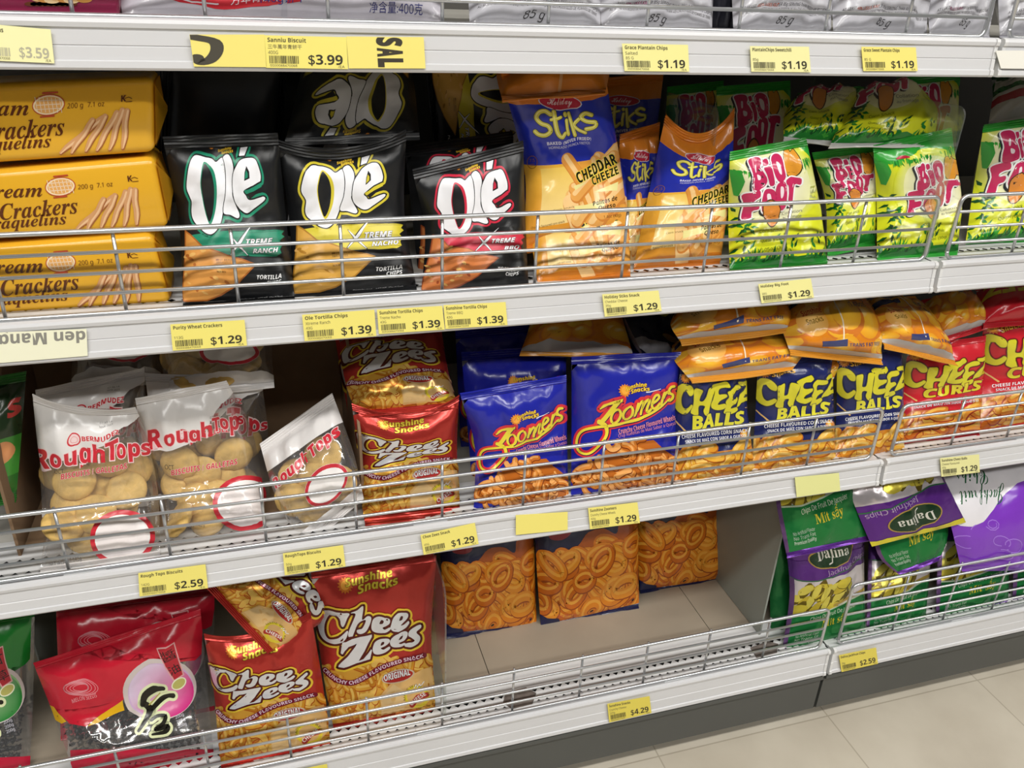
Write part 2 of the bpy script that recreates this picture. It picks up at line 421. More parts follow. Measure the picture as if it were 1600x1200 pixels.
    def arc_text(s, body, path, h, col, L, bold=.02, shear=0, out=None):
        P = smooth_open(path, 6); seg = np.hypot(*np.diff(P, axis=0).T); D = np.concatenate([[0], np.cumsum(seg)])
        adv = []; face = face_of(bold, shear)
        for ch in body:
            w_ = glyphs('H'+ch+'H', 0, 0, face)[0][:, 0].max()-glyphs('HH', 0, 0, face)[0][:, 0].max()
            adv.append(w_)
        tot = sum(adv); k = D[-1]/tot; x = 0
        for ch, a in zip(body, adv):
            if ch != ' ':
                dm = (x+a/2)*k; c = np.array([np.interp(dm, D, P[:, 0]), np.interp(dm, D, P[:, 1])])
                e = np.array([np.interp(min(dm+2*k*.1, D[-1]), D, P[:, 0]), np.interp(min(dm+2*k*.1, D[-1]), D, P[:, 1])])-np.array([np.interp(max(dm-2*k*.1, 0), D, P[:, 0]), np.interp(max(dm-2*k*.1, 0), D, P[:, 1])])
                e /= np.hypot(*e)
                for bo, cc, ll in (([(bold+out[0], out[1], L-.5)] if out else [])+[(bold, col, L)]):
                    V, F = glyphs(ch, bo, shear, face)
                    s.add(c+np.outer((V[:, 0]-a/2)*k, e)+np.outer(V[:, 1]/CAPH[face]*h, [e[1], -e[0]]), F, cc, ll)
            x += a
    def uvrect(s, u0, v0, u1, v1, col, L, col2=None):
        T = s.T; s.T = None
        c = np.array([lin(col)]*2+[lin(col2 or col)]*2)
        s.add([(u0, v0), (u1, v0), (u1, v1), (u0, v1)], [(0, 1, 2, 3)], c, L); s.T = T
    def uvpoly(s, pts, col, L, smooth=False):
        T = s.T; s.T = None; s.poly(pts, col, L, smooth); s.T = T
    # ---- cut along the cells of an nu x nv pack grid so the print follows the pack exactly
    def cut(s, nu, nv):
        if not s.V: return None
        V = np.vstack(s.V); C = np.vstack(s.C); L = np.concatenate(s.L)
        bm = bmesh.new(); cl = bm.verts.layers.float_color.new('c'); ll = bm.verts.layers.float.new('l')
        vs = []
        for p, c, l in zip(V, C, L):
            v = bm.verts.new((p[0]*nu, p[1]*nv, 0)); v[cl] = (*c, 1); v[ll] = l; vs.append(v)
        for f in s.F:
            if len(set(f)) == len(f):
                try: bm.faces.new([vs[i] for i in f])
                except ValueError: pass
        def cutp(co, no, clear_in=False):
            bmesh.ops.bisect_plane(bm, geom=bm.verts[:]+bm.edges[:]+bm.faces[:], dist=1e-6, plane_co=co, plane_no=no, clear_inner=clear_in)
        cutp((1e-4, 0, 0), (1, 0, 0), True); cutp((nu-1e-4, 0, 0), (-1, 0, 0), True)
        cutp((0, 1e-4, 0), (0, 1, 0), True); cutp((0, nv-1e-4, 0), (0, -1, 0), True)
        for i in range(1, nu): cutp((i, 0, 0), (1, 0, 0))
        for j in range(1, nv): cutp((0, j, 0), (0, 1, 0))
        for k in range(-nv+1, nu): cutp((k, 0, 0), (1, -1, 0))
        bm.verts.index_update()
        Vo = np.array([v.co[:2] for v in bm.verts]); Co = np.array([v[cl][:3] for v in bm.verts]); Lo = np.array([v[ll] for v in bm.verts])
        Fo = []
        for f in bm.faces:
            idx = [v.index for v in f.verts]
            if f.normal.z < 0: idx.reverse()
            Fo.append(idx)
        bm.free()
        return Vo, Fo, Co, np.unique(np.round(Lo, 4), return_inverse=True)[1].astype(float)

# ------------------------------------------------------------------ packs
NU, NV = 18, 22
def catmull(vs, X, v):
    """interpolate rows X at stations vs"""
    vs = np.asarray(vs, float); X = np.asarray(X, float); v = np.atleast_1d(v)
    if len(vs) == 2:
        t = ((v-vs[0])/(vs[1]-vs[0]))[:, None]; return X[0]*(1-t)+X[1]*t
    m = np.gradient(X, vs, axis=0)
    i = np.clip(np.searchsorted(vs, v, side='right')-1, 0, len(vs)-2); h = (vs[i+1]-vs[i])[:, None]; t = ((v-vs[i])/(vs[i+1]-vs[i]))[:, None]
    return (2*t**3-3*t**2+1)*X[i]+(t**3-2*t**2+t)*h*m[i]+(-2*t**3+3*t**2)*X[i+1]+(t**3-t**2)*h*m[i+1]
class Pack:
    """A pillow bag. rows: (v, xl, yl, xr, yr, Y[, xm, ym]) bottom to top in pixels at depth Y."""
    def __init__(s, rows, D=.036, seed=1, wr=.0031, front=.5, gather=.0038, nu=NU, nv=NV, sq=.55):
        s.nu, s.nv, s.D = nu, nv, D
        vs = [r[0] for r in rows]
        YL = [r[5][0] if isinstance(r[5], tuple) else r[5] for r in rows]; YR = [r[5][1] if isinstance(r[5], tuple) else r[5] for r in rows]
        Lp = [onY(r[1:3], y) for r, y in zip(rows, YL)]; Rp = [onY(r[3:5], y) for r, y in zip(rows, YR)]
        zm = min([d for d in DK if d > (Lp[0][2]+Rp[0][2])/2+.08] or [9])-.030
        for q in Lp+Rp: q[2] = min(q[2], zm-(D*.3 if abs(q[1]) > .03 else 0))    # packs stay under the shelf above
        sag = []
        for r, l, q, y in zip(rows, Lp, Rp, [(a+b)/2 for a, b in zip(YL, YR)]):
            sag.append((onY(r[6:8], y)-(l+q)/2) if len(r) > 7 else np.zeros(3))
        v = np.linspace(0, 1, nv+1); u = np.linspace(0, 1, nu+1)
        L = catmull(vs, Lp, v); R = catmull(vs, Rp, v); S = catmull(vs, sag, v)
        s.L, s.R = L, R
        P0 = L[:, None]*(1-u)[None, :, None]+R[:, None]*u[None, :, None]+S[:, None]*(4*u*(1-u))[None, :, None]
        du = np.gradient(P0, axis=1); dv = np.gradient(P0, axis=0)
        n = np.cross(du, dv); n /= np.linalg.norm(n, axis=2, keepdims=True)
        U, Vv = np.meshgrid(u, v)
        a = np.clip(1-np.abs(2*U-1)**2.4, 0, 1)**sq; b = np.clip(1-np.abs(2*Vv-1)**2.6, 0, 1)**sq
        th = D*a*b
        rng = np.random.RandomState(seed)
        W = np.zeros_like(U); asp = np.linalg.norm(L[-1]-L[0])/max(np.linalg.norm(R[0]-L[0]), 1e-6)
        for _ in range(22):
            c = rng.rand(2); ang = rng.choice([.6, -.6, .9, -.9, 1.4, -1.4])+rng.randn()*.25
            x, y = (U-c[0]), (Vv-c[1])*asp
            p = x*math.cos(ang)+y*math.sin(ang); q_ = -x*math.sin(ang)+y*math.cos(ang)
            W += rng.choice([1, -1])*np.exp(-np.abs(q_)/(.03+.06*rng.rand()))*np.exp(-(p/(.18+.25*rng.rand()))**2)
        ph = rng.rand(3)*6
        G = np.cos(2*math.pi*3*U+ph[0])+.6*np.cos(2*math.pi*5*U+ph[1])
        G = G*(np.exp(-(1-Vv)/.09)*(1-Vv)/.05+np.exp(-Vv/.07)*Vv/.05)
        edge = np.clip(np.minimum(np.minimum(U, 1-U)*6, 1), 0, 1)*np.clip(np.minimum(np.minimum(Vv, 1-Vv)*8, 1), 0, 1)
        s.smoothP = P0+n*(th*front)[..., None]
        s.P = P0+n*(th*front+edge*(wr*W)+np.clip(np.minimum(U, 1-U)*6, 0, 1)*gather*G)[..., None]
        s.B = P0-n*(th*(1-front))[..., None]
        s.n = n; s.P0 = P0; s.u, s.v = u, v; s.dv = dv
    def inv(s, px):
        """photograph pixels -> u,v on this pack (using the unwrinkled surface)"""
        G = project(s.smoothP); px = np.asarray(px, float)
        d = ((px[:, None, None]-G[None])**2).sum(-1).reshape(len(px), -1); k = d.argmin(1)
        U = np.stack([(k % (s.nu+1))/s.nu, (k//(s.nu+1))/s.nv], -1).astype(float)
        for _ in range(14):
            x, y = U[:, 0]*s.nu, U[:, 1]*s.nv
            i = np.clip(np.floor(x).astype(int), 0, s.nu-1); j = np.clip(np.floor(y).astype(int), 0, s.nv-1); a = (x-i)[:, None]; b = (y-j)[:, None]
            A, B_, C, D_ = G[j, i], G[j, i+1], G[j+1, i], G[j+1, i+1]
            F = A*(1-a)*(1-b)+B_*a*(1-b)+C*(1-a)*b+D_*a*b-px
            Fx = ((B_-A)*(1-b)+(D_-C)*b)*s.nu; Fy = ((C-A)*(1-a)+(D_-B_)*a)*s.nv
            det = Fx[:, 0]*Fy[:, 1]-Fx[:, 1]*Fy[:, 0]; det = np.where(np.abs(det) < 1e-6, 1e-6, det)
            st = np.stack([(F[:, 0]*Fy[:, 1]-F[:, 1]*Fy[:, 0])/det, (Fx[:, 0]*F[:, 1]-Fx[:, 1]*F[:, 0])/det], -1)
            U -= np.clip(st, -.12, .12)
        return U
    def tri_interp(s, G, Vo):
        x, y = np.clip(Vo[:, 0], 0, s.nu-1e-9), np.clip(Vo[:, 1], 0, s.nv-1e-9)
        i, j = np.floor(x).astype(int), np.floor(y).astype(int); a, b = (x-i)[:, None], (y-j)[:, None]
        A, B_, C, D_ = G[j, i], G[j, i+1], G[j+1, i], G[j+1, i+1]
        lo = A+(B_-A)*a+(D_-B_)*b; hi = A+(C-A)*b+(D_-C)*a
        return np.where(a >= b, lo, hi)
    def vnormals(s, G):
        n = np.cross(np.gradient(G, axis=1), np.gradient(G, axis=0)); return n/np.maximum(np.linalg.norm(n, axis=2, keepdims=True), 1e-12)
    def grid(s, G, flip=False):
        nu, nv = s.nu, s.nv; F = []
        for j in range(nv):
            for i in range(nu):
                a, b, c, d = j*(nu+1)+i, j*(nu+1)+i+1, (j+1)*(nu+1)+i+1, (j+1)*(nu+1)+i
                F += [(a, b, c), (a, c, d)] if not flip else [(a, c, b), (a, d, c)]
        return G.reshape(-1, 3), F
    def build(s, name, label, cat, art, base='222222', back='b9b9bd', mat='film', group=None, seals=('top', 'bottom'), seal_h=(.011, .009), seal_col=None, clear_base=False, seal_dir=None, part='pouch', skip=None):
        base_pt = (s.P0[0, 0]+s.P0[0, -1])/2
        e = empty(name, base_pt, label, cat, group)
        Vf, Ff = s.grid(s.P); Vb, Fb = s.grid(s.B, True)
        nf = s.vnormals(s.P).reshape(-1, 3); nb = -s.vnormals(s.B).reshape(-1, 3)
        V = [Vf, Vb]; Fs = [Ff, [tuple(i+len(Vf) for i in f) for f in Fb]]; Cc = [np.tile(lin(base), (len(Vf), 1)), np.tile(lin(back), (len(Vb), 1))]; Nn = [nf, nb]
        mi = [1 if clear_base else 0]*(len(Ff)+len(Fb)); n0 = len(Vf)+len(Vb)
        if art is not None:
            Vo, Fo, Co, Lo = art
            if len(Vo):
                NG = s.vnormals(s.P); nrm = s.tri_interp(NG, Vo); nrm /= np.linalg.norm(nrm, axis=1, keepdims=True)
                V.append(s.tri_interp(s.P, Vo)+nrm*(.0002+Lo*.000004)[:, None]); Cc.append(Co); Nn.append(nrm)
                Fs.append([tuple(i+n0 for i in f) for f in Fo]); mi += [0]*len(Fo)
        link(part, np.vstack(V), [f for q in Fs for f in q], [M[mat], M['clear']], e, np.vstack(Cc), mi, True, np.vstack(Nn))
        for which in seals:
            top = which == 'top'; h = seal_h[0 if top else 1]; j = s.nv if top else 0
            E_ = s.P0[j]; jj = s.nv-2 if top else 2
            dirv = (s.P0[j]-s.P0[jj]); dirv /= np.linalg.norm(dirv, axis=1, keepdims=True)
            if seal_dir is not None and which in seal_dir:
                dirv = dirv*.25+np.asarray(seal_dir[which], float); dirv /= np.linalg.norm(dirv, axis=1, keepdims=True)
            nrm = s.n[j]; K = 8; rows = []
            for k in range(K+1):
                rows.append(E_+dirv*(h*k/K)+nrm*(.0005*(1 if k % 2 else -1)+.0012*math.sin(k*.5)*np.sin(np.linspace(0, 9, s.nu+1)+h*900)[:, None]))
            G = np.array(rows); nu1 = s.nu+1; Vv = G.reshape(-1, 3); Fq = []
            nn = np.tile(nrm, (K+1, 1))
            Vall = np.vstack([Vv+nn*.0003, Vv-nn*.0003]); m = len(Vv)
            for k in range(K):
                for i in range(s.nu):
                    a, b, c, d = k*nu1+i, k*nu1+i+1, (k+1)*nu1+i+1, (k+1)*nu1+i
                    Fq += [(a, b, c, d) if top else (a, d, c, b), (a+m, d+m, c+m, b+m) if top else (a+m, b+m, c+m, d+m)]
            for i in range(s.nu):
                a = K*nu1+i; Fq.append((a, a+1, a+1+m, a+m) if top else (a+1, a, a+m, a+1+m))
            sc = seal_col if isinstance(seal_col, (str, type(None))) else seal_col[0 if top else 1]
            link(which+'_seal', Vall, Fq, M[mat if mat != 'clear' else 'film'], e, np.tile(lin(sc or base), (len(Vall), 1)), None, False)
        return e
def stand_rows(rows, Yb=.014, lean=.035, D=.036):
    out = []
    for r in rows:
        v = r[0]; Y = Yb+.5*D*(max(0, 1-abs(2*v-1)**2.6)**.55)+lean*v
        out.append((v, *r[1:5], Y, *r[5:]))
    return out
# ------------------------------------------------------------------ artwork of each product (drawn where the photograph shows it)
def sun_logo(a, c, r, p0, p1, h, rot=0, dark='7a3a10', L=6, sun='e08a2c', txt='f0cc3a', lines=('Sunshine', 'Snacks')):
    P = []
    for i in range(28):
        ang = i/28*2*math.pi; rr = r*(1.32 if i % 2 else .95); P.append((c[0]+rr*math.cos(ang), c[1]+rr*math.sin(ang)))
    a.poly(P, sun, L, False); a.ellipse(c, r*.72, r*.72, 'f0a840', L+.3)
    p0, p1 = np.array(p0, float), np.array(p1, float); d = (p1-p0); up = np.array([d[1], -d[0]])/np.hypot(*d)
    a.text(lines[0], p0+up*h*.15, p1+up*h*.15, h, txt, L+2, .03, .1, (.05, dark))
    a.text(lines[1], p0+d*.22-up*h*1.0, p1+d*.08-up*h*1.0, h, txt, L+3, .03, .1, (.05, dark))
def curls(a, region, n, length, w, seed, cols, L, dark='8a3a0a', curve=.5):
    rng = np.random.RandomState(seed); R = np.asarray(region, float); x0, y0 = R.min(0); x1, y1 = R.max(0); k = 0; it = 0
    def inside(p):
        c = False; j = len(R)-1
        for i in range(len(R)):
            if (R[i][1] > p[1]) != (R[j][1] > p[1]) and p[0] < (R[j][0]-R[i][0])*(p[1]-R[i][1])/(R[j][1]-R[i][1])+R[i][0]: c = not c
            j = i
        return c
    while k < n and it < n*20:
        it += 1; p = np.array([rng.uniform(x0, x1), rng.uniform(y0, y1)])
        if not inside(p): continue
        th = rng.uniform(0, math.pi); l = length*rng.uniform(.6, 1.1); cv = rng.uniform(-curve, curve); ww = w*rng.uniform(.8, 1.15)
        t = np.linspace(-1, 1, 6); X = t*l/2; Y = cv*l/2*(1-t*t)
        P = np.stack([p[0]+X*math.cos(th)-Y*math.sin(th), p[1]+X*math.sin(th)+Y*math.cos(th)], -1)
        c = cols[rng.randint(len(cols))]
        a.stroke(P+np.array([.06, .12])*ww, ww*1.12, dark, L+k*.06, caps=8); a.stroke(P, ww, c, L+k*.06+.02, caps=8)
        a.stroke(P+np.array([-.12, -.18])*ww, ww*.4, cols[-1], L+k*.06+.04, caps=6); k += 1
OR_ = ['d98a2b', 'e39a35', 'c9721f', 'edb050']
GOLD = ['e0a83a', 'd99a2c', 'cc8424', 'efc45c']

def art_ole(inv, acc, flav, chip, chipd):
    a = Art(inv).frame(440, 200, .15)
    O = [(310, 385), (250, 450), (215, 560), (205, 650), (238, 715), (255, 760), (245, 850), (265, 920), (330, 975), (400, 1025), (470, 1040), (530, 1000), (575, 930), (605, 855), (640, 750), (655, 620), (650, 500), (630, 432), (560, 470), (500, 430), (400, 400)]
    l = [(640, 425), (690, 390), (730, 420), (755, 490), (745, 560), (735, 660), (725, 730), (755, 800), (790, 862), (770, 890), (690, 870), (610, 855), (650, 720), (665, 580), (655, 480)]
    ee = [(840, 420), (920, 385), (990, 375), (1030, 410), (1060, 500), (1055, 560), (1030, 580), (862, 670), (880, 715), (920, 745), (1065, 695), (1075, 725), (960, 805), (880, 850), (810, 830), (750, 770), (735, 680), (750, 560), (790, 480)]
    ac = [(835, 310), (920, 285), (885, 370), (822, 385)]
    K = '17181a'; W_ = 'f2f2f6'
    for s_, sm in ((O, True), (l, True), (ee, True), (ac, False)):
        P = smooth_closed(s_) if sm else np.array(s_, float)
        a.stroke(P, 72, acc, 1, True); a.stroke(P, 26, K, 2, True)
    a.poly(O, W_, 3); a.stroke(smooth_closed(l), 16, K, 4, True); a.poly(l, W_, 5); a.stroke(smooth_closed(ee), 16, K, 6, True); a.poly(ee, W_, 7); a.poly(ac, W_, 7, False)
    H = [(415, 445), (380, 540), (366, 640), (382, 760), (415, 880), (458, 950), (505, 880), (540, 780), (552, 660), (530, 550), (480, 480)]
    a.poly(H, acc, 4); a.poly([(420, 462), (388, 550), (376, 640), (390, 760), (420, 870), (448, 925), (485, 870), (512, 770), (520, 660), (498, 555), (460, 490)], K, 5)
    a.poly([(905, 455), (935, 500), (935, 558), (872, 592), (882, 520)], K, 8, False); a.poly([(900, 492), (918, 520), (915, 555), (880, 575), (888, 530)], acc, 9, False)
    a.poly([(862, 672), (1050, 592), (1062, 612), (880, 700)], acc, 8, False); a.poly([(885, 700), (1050, 625), (920, 735)], K, 9, False)
    sun_logo(a, (500, 320), 24, (580, 385), (735, 340), 26, L=3)
    a.frame(400, 300, .25)
    a.poly([(285, 235), (420, 215), (560, 200), (720, 205), (860, 196), (918, 205), (905, 225), (922, 240), (895, 262), (915, 285), (900, 310), (910, 335), (880, 352), (760, 356), (560, 362), (380, 330)], acc, 1, False)
    for y in (215, 330, 345): a.stroke([(700, y), (915, y-8)], [1, 5, 2], K, 2)
    a.stroke([(575, 232), (620, 285), (695, 355)], [4, 22, 8], K, 3); a.stroke([(718, 160), (640, 265), (568, 352)], [3, 30, 8], K, 3)
    a.stroke([(580, 236), (625, 288), (690, 350)], [3, 15, 4], W_, 4); a.stroke([(715, 168), (642, 265), (574, 346)], [2, 20, 4], W_, 5)
    a.text('TREME', (680, 288), (852, 278), 34, W_, 7, .03, .2, (.05, K))
    a.text(flav, ((725 if len(flav) > 4 else 780), 337), (890, 326), 26, W_, 7, .03, .2, (.05, K))
    C_ = [(258, 210), (300, 235), (380, 300), (600, 365), (745, 402), (700, 445), (620, 520), (500, 590), (400, 622), (240, 632), (228, 600), (240, 480), (255, 330)]
    a.poly(C_, chip, 5, False); a.stroke(C_, 9, chipd, 5.2, True)
    rng = np.random.RandomState(5)
    for i in range(30):
        x, y = rng.uniform(250, 640), rng.uniform(300, 600)
        if x-250 < (y-230)*1.9 and y < 640-(x-240)*.3: a.ellipse((x, y), rng.uniform(6, 26), rng.uniform(4, 12), 'e2b064' if i % 4 else chipd, 5.4+i*.01, rng.uniform(-30, 30), 10)
    a.text('BEST BEFORE', (475, 388), (605, 380), 11, '4a3010', 7, .0); a.text('08AUG2022', (478, 404), (575, 398), 11, '4a3010', 7, .0); a.text('08:26 MCN', (480, 460), (540, 456), 11, '4a3010', 7, .0)
    a.text('TORTILLA', (752, 492), (915, 478), 25, 'e6e6e6', 3, .02, .1); a.text('CHIPS', (818, 518), (916, 510), 23, 'e6e6e6', 3, .02, .1)
    a.text('Distributed', (608, 620), (725, 612), 11, 'bbbbbb', 3, .01); a.text('NET WT. 43g (1.5oz)', (752, 612), (920, 596), 13, 'cccccc', 3, .01)
    return a.cut(NU, NV)

CZ = dict(
 C=[(120, 700), (200, 680), (330, 680), (470, 690), (450, 750), (410, 850), (385, 830), (370, 760), (320, 710), (260, 725), (215, 800), (200, 880), (215, 960), (260, 1010), (330, 1000), (400, 960), (450, 910), (465, 930), (440, 990), (380, 1040), (300, 1060), (220, 1030), (160, 960), (130, 860), (118, 770)],
 h=[(632, 622), (560, 660), (490, 690), (545, 700), (515, 800), (465, 955), (500, 977), (522, 965), (570, 830), (620, 790), (660, 785), (660, 815), (625, 885), (592, 895), (565, 905), (572, 940), (610, 955), (665, 930), (705, 860), (728, 790), (720, 755), (680, 745), (620, 775)],
 e1=[(735, 830), (760, 770), (820, 735), (890, 735), (930, 760), (930, 800), (900, 830), (855, 862), (880, 882), (930, 850), (942, 870), (900, 912), (830, 932), (770, 930), (735, 900)],
 e2=[(945, 820), (970, 750), (1040, 710), (1110, 700), (1142, 722), (1140, 760), (1110, 800), (1058, 842), (1100, 840), (1145, 802), (1155, 830), (1110, 880), (1030, 905), (970, 895), (940, 860)],
 e3=[(750, 1100), (780, 1040), (850, 995), (910, 985), (937, 1005), (930, 1040), (890, 1080), (838, 1112), (870, 1125), (928, 1088), (940, 1110), (890, 1155), (820, 1180), (765, 1175), (745, 1140)],
 e4=[(940, 1020), (970, 960), (1040, 920), (1110, 910), (1137, 930), (1125, 970), (1090, 1005), (1038, 1037), (1060, 1050), (1095, 1032), (1110, 1045), (1060, 1085), (990, 1095), (950, 1075)],
 s=[(1278, 838), (1288, 870), (1235, 920), (1270, 960), (1275, 1010), (1240, 1060), (1170, 1090), (1110, 1080), (1100, 1050), (1140, 1038), (1190, 1035), (1215, 1012), (1180, 982), (1145, 960), (1152, 918), (1200, 878)],
 Z=[(400, 1030), (520, 1008), (640, 985), (737, 963), (737, 992), (680, 1090), (585, 1255), (640, 1235), (690, 1180), (728, 1125), (737, 1140), (715, 1237), (560, 1280), (420, 1332), (358, 1325), (365, 1303), (470, 1190), (565, 1060), (470, 1085), (430, 1130), (405, 1178), (384, 1165)])
CZH = [[(820, 822), (840, 770), (865, 775), (855, 812)], [(1040, 792), (1060, 742), (1085, 745), (1075, 785)], [(835, 1082), (850, 1040), (875, 1035), (870, 1065)], [(1035, 1000), (1050, 962), (1080, 950), (1070, 985)]]
def art_cheezees(inv):
    a = Art(inv).frame(480, 1000, .1375)
    base = [(140, 300), (215, 310), (300, 350), (420, 330), (560, 330), (760, 150), (900, 210), (1060, 230), (1300, 180), (1420, 190), (1480, 560), (1480, 800), (1100, 850), (700, 890), (300, 950), (180, 980)]
    a.poly(base, 'd9a13c', .2, False)
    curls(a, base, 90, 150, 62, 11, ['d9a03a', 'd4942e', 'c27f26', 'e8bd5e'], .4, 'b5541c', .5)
    a.poly([(830, 640), (960, 480), (1120, 420), (1300, 330), (1400, 300), (1420, 420), (1420, 640), (1300, 760), (1100, 790), (840, 850)], 'e3b876', 6, False)
    a.poly([(850, 660), (980, 500), (1130, 600), (1100, 780), (845, 830)], 'e9c68c', 6.1, False)
    a.frame(480, 860, .1375)
    names = ['C', 'h', 'Z', 'e1', 'e2', 'e3', 'e4', 's']
    for n in names:
        P = smooth_closed(CZ[n], 3) if n != 'Z' else np.array(CZ[n], float)
        a.stroke(P, 96, 'e9c63a', 7, True); a.stroke(P, 52, '5a2018', 8, True)
    a.poly([(720, 1010), (900, 930), (1000, 950), (1000, 1000), (760, 1130), (700, 1180), (740, 1050)], 'e9d23a', 7.2, False)
    for n in names:
        a.poly(CZ[n], 'dadadd' if n != 'x' else '', 9, n != 'Z')
    for h in CZH: a.poly(h, '4a1c18', 10)
    sun_logo(a, (430, 390), 70, (440, 420), (975, 300), 88, L=6, dark='8a5a18', txt='d9c23c', sun='d2762a')
    a.frame(480, 1000, .1375)
    band = [(205, 335), (300, 425), (400, 472), (520, 482), (640, 432), (760, 362), (900, 292), (1060, 238), (1320, 170)]
    a.stroke(band, 64, '7a1a2c', 10.2, smooth=True)
    a.arc_text('CRUNCHY CHEESE FLAVOURED SNACK', [(180, 335), (300, 445), (400, 492), (520, 500), (640, 452), (760, 382), (900, 312), (1060, 256), (1315, 190)], 40, 'e6c9d8', 11, .03)
    a.ellipse((1030, 408), 190, 74, 'cdb9a0', 10.2, -14); a.ellipse((1030, 410), 172, 62, 'b0302c', 10.5, -14)
    a.text('ORIGINAL', (880, 465), (1170, 390), 68, 'f2eeee', 12, .03, .1, (.04, '3a2020'))
    a.ring((1240, 640), 125, 110, 34, 'e8d23c', 10.2, 0); a.arc_text('MADE WITH REAL', [(1120, 690), (1130, 590), (1220, 530), (1330, 560), (1370, 640)], 26, '3a2a10', 11, .01)
    a.stroke([(1190, 735), (1260, 650), (1350, 620)], 60, 'b23a30', 10.6); a.text('CHEESE', (1185, 745), (1350, 620), 42, 'f4f0ee', 11.5, .02)
    a.stroke([(1215, 545), (1240, 500), (1250, 540), (1275, 495), (1285, 525), (1320, 470)], 9, 'f2f2f2', 10.4)
    return a.cut(NU, NV)

def art_zoomers(inv):
    a = Art(inv).frame(880, 540, .125)
    a.frame(800, 600, .25)
    pic = [(380, 640), (380, 590), (430, 510), (540, 470), (600, 400), (660, 365), (760, 365), (880, 350), (930, 400), (1010, 450), (1040, 620), (900, 680)]
    a.poly(pic, 'b8641e', .5, False)
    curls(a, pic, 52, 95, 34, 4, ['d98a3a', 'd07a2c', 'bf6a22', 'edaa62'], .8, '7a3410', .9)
    sw = [(545, 235), (585, 262), (590, 320), (545, 385), (480, 435), (425, 425), (405, 380), (415, 320), (450, 285), (520, 270), (600, 262), (700, 243), (820, 203), (920, 150), (985, 92)]
    sww = [30, 26, 18, 16, 14, 15, 15, 15, 16, 17, 17, 18, 17, 14, 8]
    R_ = 'd8323a'; K = '2a1440'; Y_ = 'e8d43c'
    P = smooth_open(sw); W_ = np.interp(np.linspace(0, 1, len(P)), np.linspace(0, 1, len(sww)), sww)
    a.stroke(P, W_+30, R_, 4.6); a.stroke(P+[2.5, 3], W_+7, K, 5); a.stroke(P, W_, Y_, 6)
    a.frame(880, 540, .125)
    tb = [(452, 790), (505, 735), (600, 700), (737, 648), (728, 690), (640, 725), (560, 745), (465, 800)]
    dg = [(650, 690), (737, 650), (690, 730), (600, 850), (520, 950), (440, 968), (415, 978), (500, 890)]
    def e_(c, rx, ry, r=22):
        t = np.linspace(0, 2*math.pi, 18, endpoint=False); x, y = rx*np.cos(t), ry*np.sin(t); R = math.radians(r)
        return np.stack([c[0]+x*math.cos(R)-y*math.sin(R), c[1]+x*math.sin(R)+y*math.cos(R)], -1)
    S = [(e_((655, 880), 52, 92), True), (e_((800, 832), 52, 88), True),
         (np.array([(885, 870), (905, 800), (930, 722)]), False), (smooth_open([(915, 800), (950, 730), (985, 695), (1000, 710), (975, 790), (962, 850)]), False), (smooth_open([(985, 780), (1020, 710), (1060, 672), (1075, 690), (1050, 760), (1040, 815), (1060, 822), (1090, 795)]), False),
         (smooth_open([(1115, 720), (1160, 690), (1195, 650), (1185, 618), (1150, 625), (1115, 690), (1105, 755), (1130, 785), (1165, 770), (1205, 725)]), False),
         (np.array([(1222, 738), (1240, 670), (1265, 592)]), False), (smooth_open([(1248, 660), (1270, 610), (1300, 580), (1318, 600)]), False),
         (smooth_open([(1385, 512), (1345, 525), (1322, 565), (1335, 600), (1368, 618), (1365, 660), (1335, 690), (1312, 684)]), False)]
    a.stroke(tb, 76, R_, 4, True); a.stroke(dg, 76, R_, 4, True)
    for p, c in S: a.stroke(p, 108, R_, 4.3, c)
    a.poly(np.array(tb)+[6, 8], K, 5, False); a.poly(np.array(dg)+[8, 8], K, 5, False)
    for p, c in S: a.stroke(p+[7, 8], 40, K, 5.3, c)
    a.poly(tb, Y_, 6.2, False); a.poly(dg, Y_, 6.2, False)
    for p, c in S: a.stroke(p, 31, Y_, 6.6, c)
    sun_logo(a, (765, 555), 62, (780, 570), (1050, 515), 46, L=4)
    a.stroke([(1040, 580), (1215, 542)], [14, 8], 'e6e6f2', 4)
    a.text('Crunchy Cheese Flavoured Wheels', (700, 1110), (1400, 925), 62, 'd98aa6', 5, .015, .1, (.03, '3a2050'))
    a.text('Cruji Rueditas de Maíz Sabor a Queso', (690, 1150), (1400, 985), 38, 'd98aa6', 5, .01, .1)
    return a.cut(NU, NV)

CHEEZ = [
 [(240, 320), (320, 350), (365, 410), (355, 470), (310, 475), (280, 440), (255, 400), (225, 420), (200, 500), (210, 590), (250, 632), (300, 612), (330, 590), (352, 610), (330, 650), (280, 690), (220, 697), (150, 650), (105, 560), (105, 460), (140, 370), (190, 325)],
 [(380, 410), (440, 395), (470, 410), (452, 490), (440, 548), (490, 548), (520, 480), (545, 395), (600, 395), (635, 420), (600, 520), (560, 640), (535, 717), (495, 707), (478, 660), (500, 608), (432, 612), (410, 722), (345, 707), (330, 680), (360, 600), (367, 500)],
 [(600, 370), (660, 330), (760, 295), (802, 340), (790, 367), (690, 395), (680, 468), (762, 455), (765, 490), (690, 540), (662, 588), (740, 570), (762, 600), (720, 637), (640, 652), (590, 632), (585, 590), (612, 530), (636, 430)],
 [(780, 420), (850, 370), (930, 350), (947, 380), (920, 410), (842, 440), (830, 500), (885, 490), (897, 520), (832, 570), (808, 618), (870, 600), (887, 630), (850, 667), (770, 697), (730, 680), (737, 650), (762, 590), (755, 550), (790, 480)],
 [(935, 308), (1065, 252), (1072, 295), (975, 485), (1030, 470), (1020, 510), (900, 592), (888, 572), (1000, 345), (942, 350)]]
